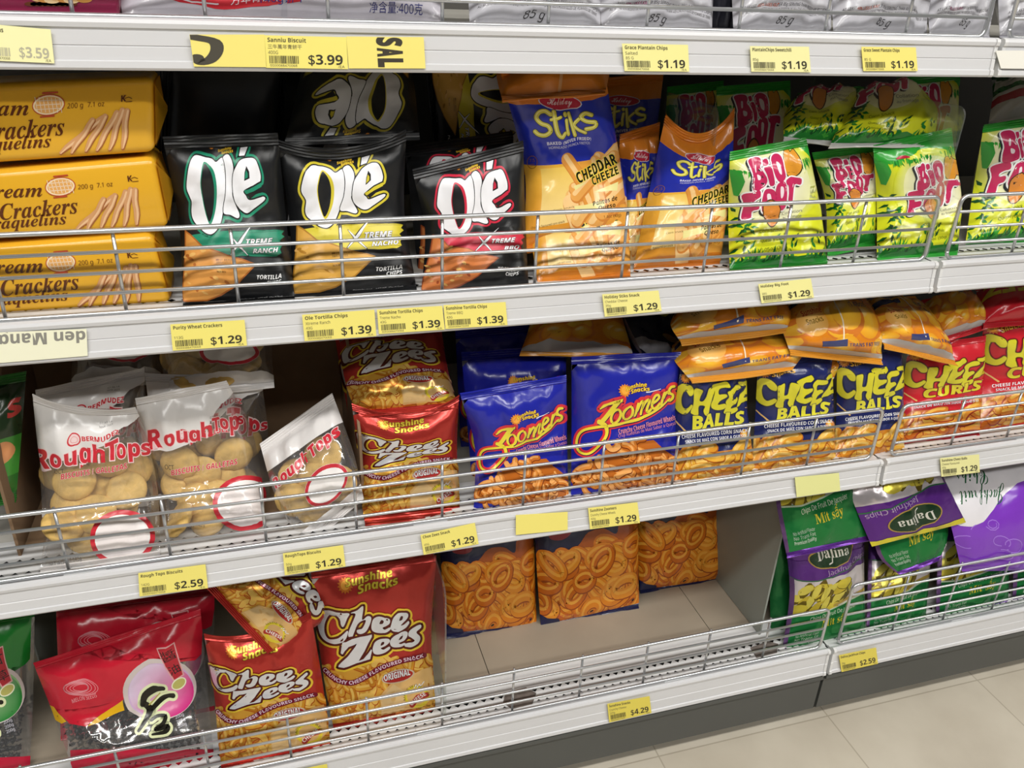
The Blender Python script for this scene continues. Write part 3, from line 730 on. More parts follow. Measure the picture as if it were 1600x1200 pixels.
def art_cheez(inv, word, accent, blend, pic_cols, dark, sub):
    a = Art(inv).frame(1040, 560, .125)
    pic = [(130, 1380), (150, 1180), (230, 1090), (420, 1100), (650, 1165), (840, 1140), (960, 1050), (1080, 1020), (1130, 1380), (1000, 1450), (300, 1620), (120, 1650)]
    a.poly(pic, pic_cols[1], .5, False)
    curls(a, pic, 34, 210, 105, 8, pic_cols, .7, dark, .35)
    for p in ([(110, 760), (260, 920)], [(1000, 620), (1110, 760)]): a.stroke(p, [14, 22], 'd9b06a', 1)
    for g in CHEEZ: a.stroke(smooth_closed(g), 30, blend, 3, True)
    for g in CHEEZ: a.stroke(smooth_closed(g), 9, '5a5a14', 3.6, True); a.poly(g, 'd2c92e', 4)
    if word == 'BALLS': a.text('BALLS', (335, 888), (990, 800), 150, 'd9d23a', 6, .045, .1, (.04, blend))
    else: a.text('CURLS', (345, 880), (1020, 770), 150, 'd9c92e', 6, .045, .1, (.04, blend))
    a.text(sub[0], (205, 1005), (1020, 920), 46, 'e8e8ee', 5, .015); a.text(sub[1], (245, 1065), (1000, 985), 40, 'd8d8e0', 5, .015)
    sun_logo(a, (260, 245), 55, (250, 250), (560, 195), 60, L=4, dark='4a2a10', txt='d9a53a', sun='c97a35')
    return a.cut(NU, NV)

BF = dict(B=[(690, 710), (725, 672), (800, 655), (850, 672), (868, 730), (858, 790), (900, 850), (937, 930), (920, 1010), (850, 1060), (790, 1082), (738, 1062), (733, 950), (745, 880), (718, 790)],
 dot=[(880, 690), (930, 675), (942, 740), (892, 762)], i=[(900, 790), (975, 770), (1010, 880), (1022, 990), (970, 1012), (950, 940), (930, 870)],
 G=[(980, 690), (1010, 622), (1070, 610), (1120, 650), (1145, 720), (1155, 800), (1168, 900), (1100, 962), (1050, 930), (1010, 830)],
 F=[(608, 1140), (700, 1092), (832, 1070), (842, 1150), (770, 1185), (725, 1215), (730, 1250), (812, 1240), (815, 1310), (735, 1340), (730, 1430), (620, 1450), (612, 1380), (635, 1250)],
 O=[(870, 1170), (905, 1075), (980, 1050), (1040, 1100), (1040, 1230), (1000, 1340), (930, 1390), (865, 1350), (855, 1260)],
 P=[(1030, 1100), (1060, 980), (1130, 950), (1170, 1010), (1170, 1150), (1150, 1280), (1095, 1330), (1040, 1290)],
 T=[(1175, 940), (1340, 905), (1365, 960), (1350, 1000), (1290, 1010), (1265, 1200), (1260, 1260), (1190, 1250), (1205, 1030), (1180, 1000)])
def leaf(a, p, l, w_, ang, col, L):
    d = np.array([math.cos(ang), math.sin(ang)]); n = np.array([-d[1], d[0]]); p = np.asarray(p, float)
    a.poly([p, p+d*l*.35+n*w_, p+d*l, p+d*l*.35-n*w_], col, L, False)
def art_bigfoot(inv, fr=(1360, 190, .1)):
    a = Art(inv); rng = np.random.RandomState(2)
    G1, G2, G3 = '1f7a2a', '2f9a35', '0f4a1c'
    a.uvrect(0, .91, 1, 1, G2, .3)
    a.uvrect(0, 0, 1, .05, G1, .3)
    T = a.T; a.T = None
    for i in range(60):
        x = rng.rand(); leaf(a, (x, .92+.02*rng.rand()), .02+.05*rng.rand(), .012, -math.pi/2+rng.randn()*.5, [G1, G2, '4fae3a'][i % 3], .5+.004*i)
        leaf(a, (x, .03), .05+.07*rng.rand(), .012, math.pi/2+rng.randn()*.5, [G1, G3, '3f9a35'][i % 3], .5+.004*i)
    for i in range(26):
        y = .12+.5*rng.rand(); leaf(a, (.04+.12*rng.rand()*(1 if i % 2 else .6), y), .06+.03*rng.rand(), .016, rng.uniform(0, 6.3), [G3, G1][i % 2], 1+.01*i)
    for i in range(14): leaf(a, (.35+.6*rng.rand(), .10+.1*rng.rand()), .07, .015, rng.uniform(.5, 2.6), [G3, G1][i % 2], 1+.01*i)
    a.poly([(.0, .93), (.03, .72), (.06, .72), (.12, .85), (.10, .93)], G2, 1.3, False)
    a.T = T
    a.frame(*fr)
    a.ellipse((980, 1010), 620, 600, 'f3f3ee', .4, -15, 40, 'd4d928')
    a.ellipse((1010, 1030), 470, 500, 'f4f4f2', .45, -15, 40, 'ecebb0')
    a.poly([(1150, 550), (1200, 535), (1230, 575), (1265, 540), (1295, 575), (1340, 650), (1362, 730), (1345, 830), (1300, 900), (1250, 930), (1195, 890), (1160, 800), (1150, 680)], '333018', 2, True)
    a.poly([(1158, 562), (1198, 546), (1230, 588), (1262, 552), (1288, 582), (1330, 655), (1350, 730), (1336, 822), (1296, 888), (1250, 915), (1202, 880), (1170, 800), (1160, 680)], 'dc9630', 2.3, True)
    P_ = 'c42e5e'
    for k in ('B', 'dot', 'i', 'G', 'F', 'O', 'P', 'T'):
        P = smooth_closed(BF[k], 3); a.stroke(P+[-22, 18], 34, '2c2f33', 3, True); a.poly(P+[-22, 18], '2c2f33', 3, False); a.stroke(P, 36, 'f4f4f4', 3.5, True); a.poly(P, P_, 4, False)
    for h in ([(790, 770), (812, 775), (815, 850), (795, 850)], [(820, 890), (865, 905), (862, 950), (830, 950)], [(1045, 712), (1075, 718), (1100, 765), (1110, 860), (1082, 850), (1060, 790)], [(930, 1130), (970, 1120), (975, 1200), (940, 1250)], [(1090, 1020), (1125, 1030), (1120, 1130), (1095, 1160)]):
        a.poly(h, 'f1dfe6', 5)
    a.poly([(870, 1270), (960, 1180), (1060, 1230), (1090, 1350), (1070, 1480), (1000, 1560), (930, 1530), (880, 1420)], '4a3018', 5.4); a.poly([(882, 1278), (960, 1198), (1050, 1240), (1078, 1350), (1058, 1470), (1000, 1545), (936, 1518), (892, 1415)], 'd9893a', 5.6)
    a.ellipse((505, 565), 110, 26, 'b5243a', 2, -8)
    for i, s_ in enumerate(('Corn Snack', 'Queso y Chile', '1.05oz (30g)')): a.text(s_, (830+20*i, 1640+110*i), (1130+30*i, 1600+110*i), 40, '5c6a1c', 2, .0)
    a.text('Collation', (1120, 1390), (1400, 1350), 36, '8a8a80', 2, .0); a.text('au fromage', (1130, 1450), (1400, 1410), 36, '8a8a80', 2, .0)
    return a.cut(NU, NV)

def art_stiks(inv):
    a = Art(inv)
    a.uvrect(0, .89, 1, 1, 'cf7a26', .3); a.uvrect(0, .545, 1, .89, '2430a4', .4)
    a.uvrect(0, 0, .5, .545, 'd78f2e', .4, 'e6ae3c'); a.uvrect(.5, 0, 1, .545, 'dd9a3c', .4)
    a.uvrect(.12, .10, .47, .52, 'ecd08a', .6, 'e8c25a')
    a.uvrect(0, 0, 1, .05, 'd07c26', .7)
    a.frame(780, 130, .1375)
    curls(a, [(800, 760), (1340, 680), (1400, 1500), (830, 1600)], 11, 620, 150, 6, ['e0a050', 'e6b268', 'd8923e', 'edc486'], .8, 'cc8238', .08)
    for q in ([(840, 1170), (1000, 1120), (860, 1220)], [(1080, 1230), (1350, 1120), (1340, 1220)], [(850, 1400), (1200, 1330), (1200, 1400), (870, 1480)]): a.poly(q, 'e6dc94', 3, False)
    S = [([(578, 350), (520, 318), (455, 335), (425, 395), (475, 455), (555, 485), (583, 545), (530, 592), (455, 588), (408, 548)], 46, True), ([(612, 315), (630, 440), (660, 560), (700, 600), (740, 560)], 44, True), ([(585, 410), (690, 378)], 34, False),
         ([(742, 348), (750, 362)], 44, False), ([(760, 420), (765, 500), (785, 578)], 40, False), ([(790, 348), (830, 480), (868, 598)], 40, False), ([(905, 405), (858, 480), (900, 530), (975, 560)], 34, True),
         ([(1035, 348), (965, 335), (925, 385), (985, 425), (1075, 430), (1075, 480), (985, 515)], 44, True)]
    for p, w_, sm in S: a.stroke(p, w_+20, '3a3a5a', 2, smooth=sm)
    for p, w_, sm in S: a.stroke(p, w_, 'd8cf48', 3, smooth=sm)
    for p, w_, sm in S: a.stroke(np.array(p)-[5, 4], w_*.3, 'ece68a', 3.4, smooth=sm)
    a.ellipse((690, 215), 245, 90, 'c9c9d6', 2, 5); a.ellipse((690, 215), 232, 80, 'b0263c', 2.4, 5); a.text('Holiday', (545, 235), (830, 250), 75, 'e0d6dc', 4, .0, 0, face='script')
    a.text('BAKED (NEVER FRIED)', (550, 708), (1040, 640), 36, 'dcdcee', 3, .02); a.text('HORNEADO (NUNCA FRITO)', (568, 750), (1030, 690), 28, 'd0d0e6', 3, .01)
    a.text('CHEDDAR', (905, 1140), (1345, 905), 120, '1a160c', 7, .03, .12, (.045, 'e8d84a')); a.text('CHEEZE', (1080, 1155), (1370, 1020), 88, '1a160c', 7, .03, .12, (.045, 'e8d84a'))
    a.frame(800, 300, .25)
    a.text('Palitos de', (512, 85), (662, 48), 28, '1c1608', 7, .02, .1); a.text('Queso', (545, 112), (650, 90), 26, '1c1608', 7, .02, .1); a.text('1.4oz (40g)', (575, 165), (685, 148), 18, '5a3c14', 7, .0)
    a.text('Cheddar flavoured corn snack', (120, 235), (330, 190), 14, '6a4414', 3, .0); a.text('Corn snack', (260, 122), (390, 98), 12, '6a5a20', 3, .0)
    a.frame(780, 130, .1375); a.ring((375, 895), 55, 72, 7, '8a5a20', 3, 0); a.text('7.5', (345, 895), (405, 890), 36, '8a5a20', 3, .0); a.text('100%', (345, 945), (405, 940), 30, '8a5a20', 3, .0)
    return a.cut(NU, NV)

def art_rings(inv):
    a = Art(inv); a.T = None
    pic = [(-.02, -.02), (1.02, -.02), (1.02, .60), (.94, .70), (.78, .68), (.74, .58), (.62, .64), (.46, .64), (.36, .56), (.22, .50), (.12, .52), (-.02, .42)]
    a.poly(pic, 'b5581a', .5, True)
    rng = np.random.RandomState(9)
    for i in range(64):
        x, y = rng.uniform(0, 1), rng.uniform(.02, .58)
        if y > .42+.2*x: continue
        rx, ry, ro = rng.uniform(.075, .12), rng.uniform(.045, .07), rng.uniform(-50, 50); L = 1+i*.05; w_ = rng.uniform(.062, .08)
        a.ring((x+.004, y-.005), rx, ry, w_+.010, 'a04a14', L, ro, 18); a.ring((x, y), rx, ry, w_, ['e28620', 'dc7a1a', 'd06c16', 'e69028'][i % 4], L+.01, ro, 18); a.ring((x-.004, y+.008), rx, ry, .022, 'f0a63c', L+.03, ro, 18)
        if i % 8 == 0: a.ellipse((x, y), .018, .012, '3a1a14', L+.04, ro, 8)
    a.poly([(-.02, -.02), (.20, -.02), (.17, .03), (.06, .05), (-.02, .09)], '1c1f44', 7, False)
    a.text('Net Wt 225g', (.16, .035), (.34, .02), .03, 'd86a50', 8, .01, flip=True)
    a.ellipse((.20, .66), .10, .04, 'a02a30', 1, 10)
    a.text('Crunchy Cheese Wheels', (.2, .76), (.98, .84), .05, 'd98aa6', 3, .02, flip=True)
    return a.cut(NU, NV)
def art_pile(inv, seed=3, band=True, word=None):
    """printed side of a snack bag covered by a large picture of golden cheese snacks"""
    a = Art(inv); a.T = None; rng = np.random.RandomState(seed)
    a.uvrect(-.02, -.02, 1.02, 1.02, 'd8821c', .2)
    for i in range(26):
        c = np.array([rng.uniform(-.05, 1.05), rng.uniform(.05, 1.05)]); r = rng.uniform(.10, .19); L = .5+i*.1
        P = a.ellipse(c+[.012, -.02], r*1.08, r*.95, 'bb5f1c', L, rng.uniform(0, 90), 18, 'd0782a')
        a.ellipse(c, r, r*.86, 'f4c23c', L+.03, rng.uniform(0, 90), 18, ['e09a24', 'dc861c', 'e4a62e'][i % 3])
        a.ellipse(c+[-r*.25, r*.3], r*.4, r*.25, 'f6dc98', L+.06, 30, 12, 'eebb54')
    a.uvrect(-.02, -.02, 1.02, .07, 'b9b5b4', 3.6)
    if band:
        a.poly([(.02, .62), (.40, .72), (.42, .84), (.02, .76)], '232a66', 4, False); a.stroke([(.45, .20), (.46, .95)], .012, 'efe2c8', 4)
        a.ellipse((.20, .42), .13, .16, 'f2c878', 4, 0, 24, 'e8a94c'); a.text('Sunshine', (.12, .46), (.30, .50), .06, 'b03028', 6, .02, flip=True); a.text('Snacks', (.15, .38), (.30, .42), .05, '8a6a20', 6, .02, flip=True)
        a.text('NET WT. 42g', (.55, .66), (.80, .70), .07, '6a5a50', 5, .02, flip=True); a.text('(1.48oz)', (.58, .56), (.80, .60), .07, '6a5a50', 5, .02, flip=True)
        a.text('TRANS FAT FREE', (.52, .16), (.9, .22), .05, '4a4a6a', 5, .02, flip=True); a.poly([(.28, .10), (.5, .16), (.49, .26), (.27, .2)], '3a4070', 4.5, False)
    if word: a.text(word, (.05, .7), (.95, .8), .2, 'd9c92e', 6, .04, flip=True)
    return a.cut(NU, NV)
def art_rough(inv, wd=None, o=(0, 0), em=(0, 0)):
    a = Art(inv).frame(30+o[0], 570+o[1], .15)
    W_ = 'e4e1df'; R_ = 'c9303c'; PK = 'ecd0d0'
    a.uvpoly([(0, 1), (0, .69), (.22, .69), (.42, .74), (.66, .86), (.86, .95), (1, .965), (1, 1)], W_, 1)
    a.text('OCT', (370, 1135), (470, 1125), 45, '4a4440', 2, .0); a.text('07:30 14', (840, 610), (970, 600), 20, '55504c', 2, .0); a.text('MAR 2023', (840, 645), (975, 635), 20, '55504c', 2, .0)
    a.ellipse((570, 790), 75, 70, PK, 2); a.ring((570, 790), 64, 60, 14, R_, 2.5); a.ring((570, 795), 36, 30, 5, 'd98a8a', 2.6)
    a.text('BERMUDEZ', (655, 800), (1040, 745), 48, R_, 4, .03, 0, (.06, PK))
    wd = wd or [('R', 165, 322, 1088, 205), ('o', 325, 450, 1068, 185), ('u', 480, 600, 1045, 175), ('g', 630, 750, 1020, 175), ('h', 770, 900, 1012, 175), ('T', 905, 1040, 985, 185), ('o', 1020, 1115, 972, 165), ('p', 1140, 1262, 955, 165), ('s', 1275, 1370, 940, 150)]
    for ch, x0, x1, y, h in wd: a.text(ch, (x0, y), (x1, y-8), h, R_, 6, .036, 0, (.05, PK))
    a.text('BISCUITS / GALLETAS', (440, 1190), (1130, 1075), 55, R_, 4, .02, .1, (.04, PK))
    a.frame(em[0], 600+em[1], .25)
    a.ellipse((765, 960), 205, 172, 'ece8e6', 2, -8, 30); a.ring((765, 960), 190, 158, 30, R_, 3, -8, 30)
    a.ellipse((765, 965), 160, 132, 'ece4e2', 3.4, -8, 30)
    a.text('NET WEIGHT 142g', (310, 1140), (510, 1100), 24, '6a6664', 2, .0)
    return a.cut(NU, NV)
def art_rough_side(inv):
    a = Art(inv); a.T = None
    a.uvrect(0, 0, 1, .10, 'e0dcda', 1); a.uvrect(0, .80, 1, 1, 'e0dcda', 1)
    a.ellipse((.62, .35), .27, .19, 'ece8e6', 2, 0, 30); a.ring((.62, .35), .25, .17, .035, 'c23440', 3, 0, 30)
    for i, ch in enumerate('RoughTops'): a.text(ch, (.06+i*.1, .60+.012*i), (.145+i*.1, .61+.012*i), .1, 'c9303c', 4, .05, 0, (.05, 'ecd0d0'), flip=True)
    return a.cut(NU, NV)
def art_seed(inv, main, chars, green=False):
    a = Art(inv).frame(50, 1000, .18125)
    top = [(-60, 150), (200, 100), (560, 0), (1080, -160), (1480, -280), (1460, 120), (1400, 180), (1150, 190), (980, 260), (850, 400), (780, 530), (470, 745), (330, 720), (190, 580), (75, 560), (-60, 560)]
    a.poly(top, main, 1, False); a.poly([(480, 745), (780, 525), (800, 600), (570, 715)], 'd9a81c', 1.4, False); a.poly([(-60, 560), (75, 555), (190, 575), (300, 700), (260, 720), (80, 590), (-60, 590)], 'd9a81c', 1.4, False)
    a.ellipse((1100, 430), 320, 262, 'c9bcb8', 2, -12, 40); a.ellipse((1110, 440), 285, 232, 'c9a8cc' if not green else '8ab97a', 2.3, -12, 40)
    T2 = np.linspace(0, 2*math.pi, 40, endpoint=False); a.grad(np.stack([1115+280*np.cos(T2), 445+228*np.sin(T2)], -1), 'd2c0d6' if not green else 'b0d0a0', 'cf2a80' if not green else '1f7a30', ((950, 330), (1250, 560)), 2.5)
    st = [([(955, 555), (975, 480), (1050, 432), (1130, 432)], [46, 62, 60, 36]), ([(965, 545), (1015, 600), (985, 680), (920, 785)], [50, 62, 40, 26]), ([(1030, 600), (1110, 520), (1170, 490), (1215, 488)], [40, 44, 34, 40]), ([(1030, 690), (1080, 655), (1150, 655), (1130, 720), (1070, 770), (1165, 745), (1150, 790), (1040, 815)], [30, 30, 34, 36, 40, 46, 40, 20])]
    for p, w_ in st: a.stroke(p, np.array(w_)+46, 'd6dcae', 3, smooth=True)
    for p, w_ in st: a.stroke(p, w_, '1c1a10', 4, smooth=True)
    a.stroke([(1010, 560), (1080, 490), (1100, 470)], 12, 'a8a050', 4.5)
    a.poly([(1072, 75), (1228, 6), (1312, 310), (1222, 368)], 'd8a0a0', 4.6, False); a.poly([(1084, 82), (1222, 20), (1298, 305), (1226, 350)], 'b01c2c', 5, False)
    a.text(chars[0], (1130, 190), (1250, 135), 78, '1c0c0c', 6, .01); a.text(chars[1], (1195, 312), (1285, 268), 70, '1c0c0c', 6, .01)
    a.ellipse((1265, 385), 72, 46, 'e6e6c8', 5.4, -35); a.ellipse((1265, 385), 62, 36, 'b5b060', 5.6, -35)
    for i in range(7): a.ring((400+20*math.cos(i), 420), 150-14*i, 62-6*i, 5, 'd98a92', 2, 0)
    a.text('MELON SEEDS', (350, 545), (560, 490), 34, 'e0a0a8', 2.5, .01)
    a.text('Net Weight / Poids Net: 200g', (500, 60), (1000, -70), 26, 'd9a8a0', 2.5, .0)
    for i in range(3): a.text('200g', (1240+12*i, 680+40*i), (1310+12*i, 650+40*i), 26, 'c9c9d2', 3, .0)
    a.poly([(330, 950), (1600, 940), (1600, 1200), (330, 1200)], 'b02038', 1, False)
    return a.cut(NU, NV)
def pieces(a, x0, x1, y0, y1, n, r, seed, L, asp=1.0):
    rng = np.random.RandomState(seed)
    for i in range(n):
        c = (rng.uniform(x0, x1), rng.uniform(y0, y1)); k = rng.uniform(.7, 1.1)
        a.ellipse((c[0]+.004, c[1]-.006), r*k*1.06, r*k*.8*asp*1.06, '6a5a18', L+i*.05, rng.uniform(0, 60), 10)
        a.ellipse(c, r*k, r*k*.78*asp, ['d6c544', 'c9b43a', 'ddd05c'][i % 3], L+i*.05+.02, rng.uniform(0, 60), 10)
def art_jack(inv, strip=False):
    a = Art(inv); a.T = None; P_, G_ = '5c2a86', '1f7a3c'
    a.uvrect(0, 0, 1, .30, G_, .5); a.uvrect(0, .30, 1, .64, 'd4ccd0', .5)
    pieces(a, .02, .66, .32, .56, 34, .105, 4, 1, .55)
    wave = [(0, .64), (.2, .625), (.45, .65), (.7, .69), (1, .70)]
    a.poly([(-.02, .63)]+wave+[(1.02, .72), (1.02, .80), (-.02, .80)], P_, 4, False); a.stroke(wave, .012, '3a6a4a', 4.4, smooth=True)
    w2 = [(0, .30), (.25, .285), (.5, .30), (.75, .34), (1, .36)]
    a.poly(w2+[(1.02, .2), (-.02, .2)], G_, 4, False); a.stroke(w2, .012, 'c9dcc0', 4.4, smooth=True); a.stroke(np.array(w2)[2:]+[0, .03], .03, 'b59a4a', 4.2, smooth=True)
    a.uvrect(.0, .0, .035, .64, '6a4a7a', 4.6)
    a.ellipse((.5, .83), .30, .105, 'b5954a', 5, 4, 30); a.ellipse((.5, .83), .285, .096, '1c3a24', 5.3, 4, 30)
    a.text('Dalina', (.30, .80), (.70, .815), .075, 'dcdcd6', 6, .0, flip=True, face='serif'); a.stroke([(.49, .83), (.475, .77), (.44, .755)], .01, 'dcdcd6', 6)
    a.text('Jackfruit Chips', (.40, .665), (.96, .715), .04, 'b9a4c4', 6, .0, flip=True)
    a.text('Chips De Fruit De Jacquier', (.22, .225), (.82, .255), .035, 'dce6d4', 6, .0, flip=True); a.text('Mít sấy', (.38, .145), (.72, .165), .06, 'd9c93a', 6, .02, flip=True, face='serif')
    for i, s_ in enumerate(('No Artificial Flavor', 'No Trans Fat', 'Premium Quality')): a.text(s_, (.10, .10-.03*i), (.36, .105-.03*i), .022, 'bfd8c4', 6, .0 if i < 2 else .015, flip=True)
    if strip: a.uvrect(0, .955, 1, 1, 'dcd03c', 7)
    return a.cut(NU, NV)
def art_jack2(inv):
    a = Art(inv); a.T = None
    a.poly([(1.02, -.02), (1.02, .60), (.94, .625), (.85, .63), (.75, .60), (.62, .52), (.50, .42), (.40, .36), (.30, .34), (.28, -.02)], 'dddade', 1, False)
    a.text('Jackfruit', (.50, .39), (.90, .385), .10, '1f5a34', 3, .0, 0, flip=True, face='script'); a.text('Chips', (.62, .25), (.86, .245), .10, '1f5a34', 3, .0, 0, flip=True, face='script')
    a.poly([(-.02, .72), (.16, .70), (.10, .46), (-.02, .42)], 'e0dde2', 2, False); a.text('Net Wt', (.01, .66), (.12, .66), .02, 'c05a5a', 3, .0, flip=True)
    rng = np.random.RandomState(4)
    for i in range(9):
        c = (rng.uniform(.25, .95), rng.uniform(.62, .86)); r = rng.uniform(.04, .12); t = np.linspace(rng.rand()*6, rng.rand()*6+4, 14)
        a.stroke(np.stack([c[0]+r*np.cos(t)*(1-t*.05), c[1]+.6*r*np.sin(t)*(1-t*.05)], -1), .007, 'a070d8', 2)
    a.ellipse((.10, .93), .02, .012, '3a2418', 3); a.uvrect(.0, .92, .08, .94, 'b58a4a', 3)
    return a.cut(NU, NV)
def art_cracker(inv):
    a = Art(inv).frame(0, 250, .175)     # traced from the middle pack, 0..280 x 250..
    Br = '5a2a0c'
    x = lambda px, py: (px/.175, (py-250)/.175)
    a.text('Cream', x(-30, 311), x(66, 307), 20/.175, Br, 3, .008, 0, face='bi'); a.text('Crackers', x(0, 344), x(122, 333), 24/.175, Br, 3, .008, 0, face='bi'); a.text('Craquelins', x(-28, 360), x(104, 350), 17/.175, Br, 3, .0, 0, face='bi')
    a.text('200 g  7.1 oz', x(122, 296), x(176, 291), 7/.175, '6a3a10', 3, .01)
    a.text('K', x(200, 284), x(207, 283), 9/.175, Br, 3, .03); a.stroke([x(205, 279), x(210, 277), x(215, 279)], 5, Br, 3); a.stroke([x(207, 284), x(216, 283)], 5, Br, 3)
    a.ellipse(x(94, 292), 24/.175, 15/.175, 'b8482a', 2, -6, 26); a.ellipse(x(94, 292), 22.6/.175, 13.6/.175, 'f0d8b0', 2.3, -6, 26); a.ellipse(x(94, 292), 20/.175, 11.5/.175, 'e2a860', 2.5, -6, 26)
    for i in range(-3, 4): a.stroke([x(94+i*6-3, 282), x(94+i*6+3, 302)], 4, 'f4ead8', 2.7); 
    for i in range(-1, 2): a.stroke([x(76, 293+i*6), x(112, 290+i*6)], 4, 'f4ead8', 2.7)
    a.stroke([x(84, 276), x(105, 274)], 14, 'b8482a', 2.2); a.stroke([x(84, 309), x(104, 307)], 12, 'b8482a', 2.2)
    tips = [(176, 308), (162, 312), (180, 306), (196, 300), (203, 296), (210, 297)]; ends = [(120, 358), (136, 357), (157, 354), (174, 353), (194, 352), (214, 350)]
    for i, (p, e_) in enumerate(zip(tips, ends)):
        p, e_ = np.array(x(*p)), np.array(x(*e_)); t = np.linspace(0, 1, 8)[:, None]; n = np.array([-(e_-p)[1], (e_-p)[0]]); n = n/np.hypot(*n)
        P = p+(e_-p)*t+n*(np.sin(t*9+i)*5)
        a.stroke(P+[6, 6], [50, 52, 54, 54, 54, 52, 44, 30], '9a5a30', 4+i*.3); a.stroke(P, [46, 48, 50, 50, 50, 48, 40, 22], 'd09a6a', 4.1+i*.3); a.stroke(P-n*8, [16, 18, 16, 20, 16, 18, 14, 8], 'e6bd92', 4.2+i*.3)
    return a.cut(10, 6)
def art_crisp(inv, band, full=True):
    a = Art(inv); a.T = None
    a.uvrect(0, .55, 1, 1, band, 1); pieces(a, .25, .8, .26, .34, 6, .10, 6, 1, .5)
    a.text('AT LEAST 40% LESS FAT PER 85g SERVING THAN REGULAR POTATO CHIPS', (.05, .121), (.95, .103), .017, '33302f', 3, .012, .15, flip=True)
    a.text('AU MOINS 40% MOINS DE GRAS PAR PORTION DE 85g QUE LES CROUSTILLES DE POMMES DE TERRE', (.05, .095), (.95, .077), .015, '4a4644', 3, .012, .15, flip=True)
    a.text('40% LESS FAT', (.17, .118), (.36, .113), .017, 'b0487a' if band != '8a3c1c' else 'd0603a', 4, .012, .15, flip=True)
    a.text('85 g', (.38, .034), (.54, .03), .030, '2c2a2a', 3, .0, .25, flip=True)
    return a.cut(NU, NV)
def art_sanniu(inv):
    a = Art(inv).frame(0, 0, 1)
    a.poly([(215, -80), (230, -10), (280, 6), (350, 12), (420, 10), (470, 2), (480, -80)], 'c8303a', 1, False)
    a.stroke([(255, -5), (300, 4), (340, 2)], 2.5, 'e8e4ea', 2); a.text('万年青饼干', (360, 3), (440, 1), 11, 'e8e4ea', 2, .0); a.text('140g饼干', (404, 5), (478, 2), 12, '3a3a86', 2.5, .01)
    a.text('净含量:400克', (577, 20), (660, 22), 13, '33356e', 3, .008)
    a.poly([(440, 30), (441, -80), (449, -80), (449, 34)], 'aeabb4', 1.5, False)
    return a.cut(NU, NV)
def art_none(inv): return None
# ------------------------------------------------------------------ price tags
def price_tag(k, TL, TR, BR, BL, label, title='', sub='', wt='', price='', col='efe27a', extra=None, name='price_tag', cat='price tag', group='yellow price tags', ea=True, ink='3a372c'):
    A0 = np.array([0, -.0112, FZ[k]-.004]); A1 = np.array([0, -.0136, FZ[k]+RB[k]+.002]); d = A1-A0; n = np.array([0, d[2], -d[1]]); n /= np.linalg.norm(n)
    if n[1] > 0: n = -n
    A0 = A0+n*.0006
    C4 = [np.array(c, float) for c in (BL, BR, TR, TL)]
    def pt(U, off=0):
        U = np.asarray(U, float); u, v = U[:, :1], U[:, 1:]
        px = C4[0]*(1-u)*(1-v)+C4[1]*u*(1-v)+C4[2]*u*v+C4[3]*(1-u)*v
        return np.array([onPlane(p, A0, n) for p in px])+n*off
    a = Art(); a.T = None
    K = ink
    if title: a.text(title, (.035, .80), (.035+min(.66, .030*len(title)+.05), .80), .13, '55513c', 1, .021, flip=True)
    if sub: a.text(sub, (.035, .60), (.035+min(.5, (.055 if ord(sub[0]) > 9999 else .026)*len(sub)+.03), .60), .11, '6e694e', 1, .008, flip=True)
    if wt: a.text(wt, (.035, .43), (.035+.03*len(wt), .43), .10, '6e694e', 1, .0, flip=True)
    if price:
        a.text(price, (.52, .13), (.94, .13), .30, K, 1, .022, flip=True)
        rng = np.random.RandomState(hash(price) % 97 if False else len(title)+7); x = .045
        while x < .40:
            w_ = rng.choice([.006, .009, .014]); a.uvrect(x, .14, x+w_, .38, K, 1); x += w_+rng.choice([.006, .01])
        a.text('0000088470068', (.05, .045), (.38, .045), .07, '6e694e', 1, .0, flip=True)
        if ea: a.text('/EA', (.88, .03), (.96, .03), .08, '6e694e', 1, .0, flip=True)
    if extra: extra(a)
    V = [pt([(0, 0), (1, 0), (1, 1), (0, 1)]), pt([(0, 0), (1, 0), (1, 1), (0, 1)], -.0004)]
    F = [(0, 1, 2, 3), (4, 7, 6, 5), (0, 4, 5, 1), (1, 5, 6, 2), (2, 6, 7, 3), (3, 7, 4, 0)]; C = [np.tile(lin(col), (8, 1))]; nn = 8
    for U, c, L in zip(a.V, a.C, a.L):
        V.append(pt(np.clip(U, 0.004, .996), .00012+.00005*L[0])); C.append(c)
    F += [tuple(i+8 for i in f) for f in a.F]
    V = np.vstack(V); o = link(name, V, F, M['paper'], None, np.vstack(C), loc=V[:4].mean(0))
    return tag(o, label, cat, group)
# ------------------------------------------------------------------ stock on the shelves
def yb(k, *px):
    return max(.016, float(np.mean([onZ(p, DK[k]+.003)[1] for p in px])))
SEED = [10]
def stand(k, rows, lean=.035, D=.044, Yb=None, **kw):
    SEED[0] += 1
    return Pack(stand_rows(rows, Yb if Yb is not None else yb(k, rows[0][1:3], rows[0][3:5]), lean, D), D, kw.pop('seed', SEED[0]), **kw)
def lay(rows, D=.036, **kw):
    SEED[0] += 1
    return Pack(rows, D, kw.pop('seed', SEED[0]), **kw)

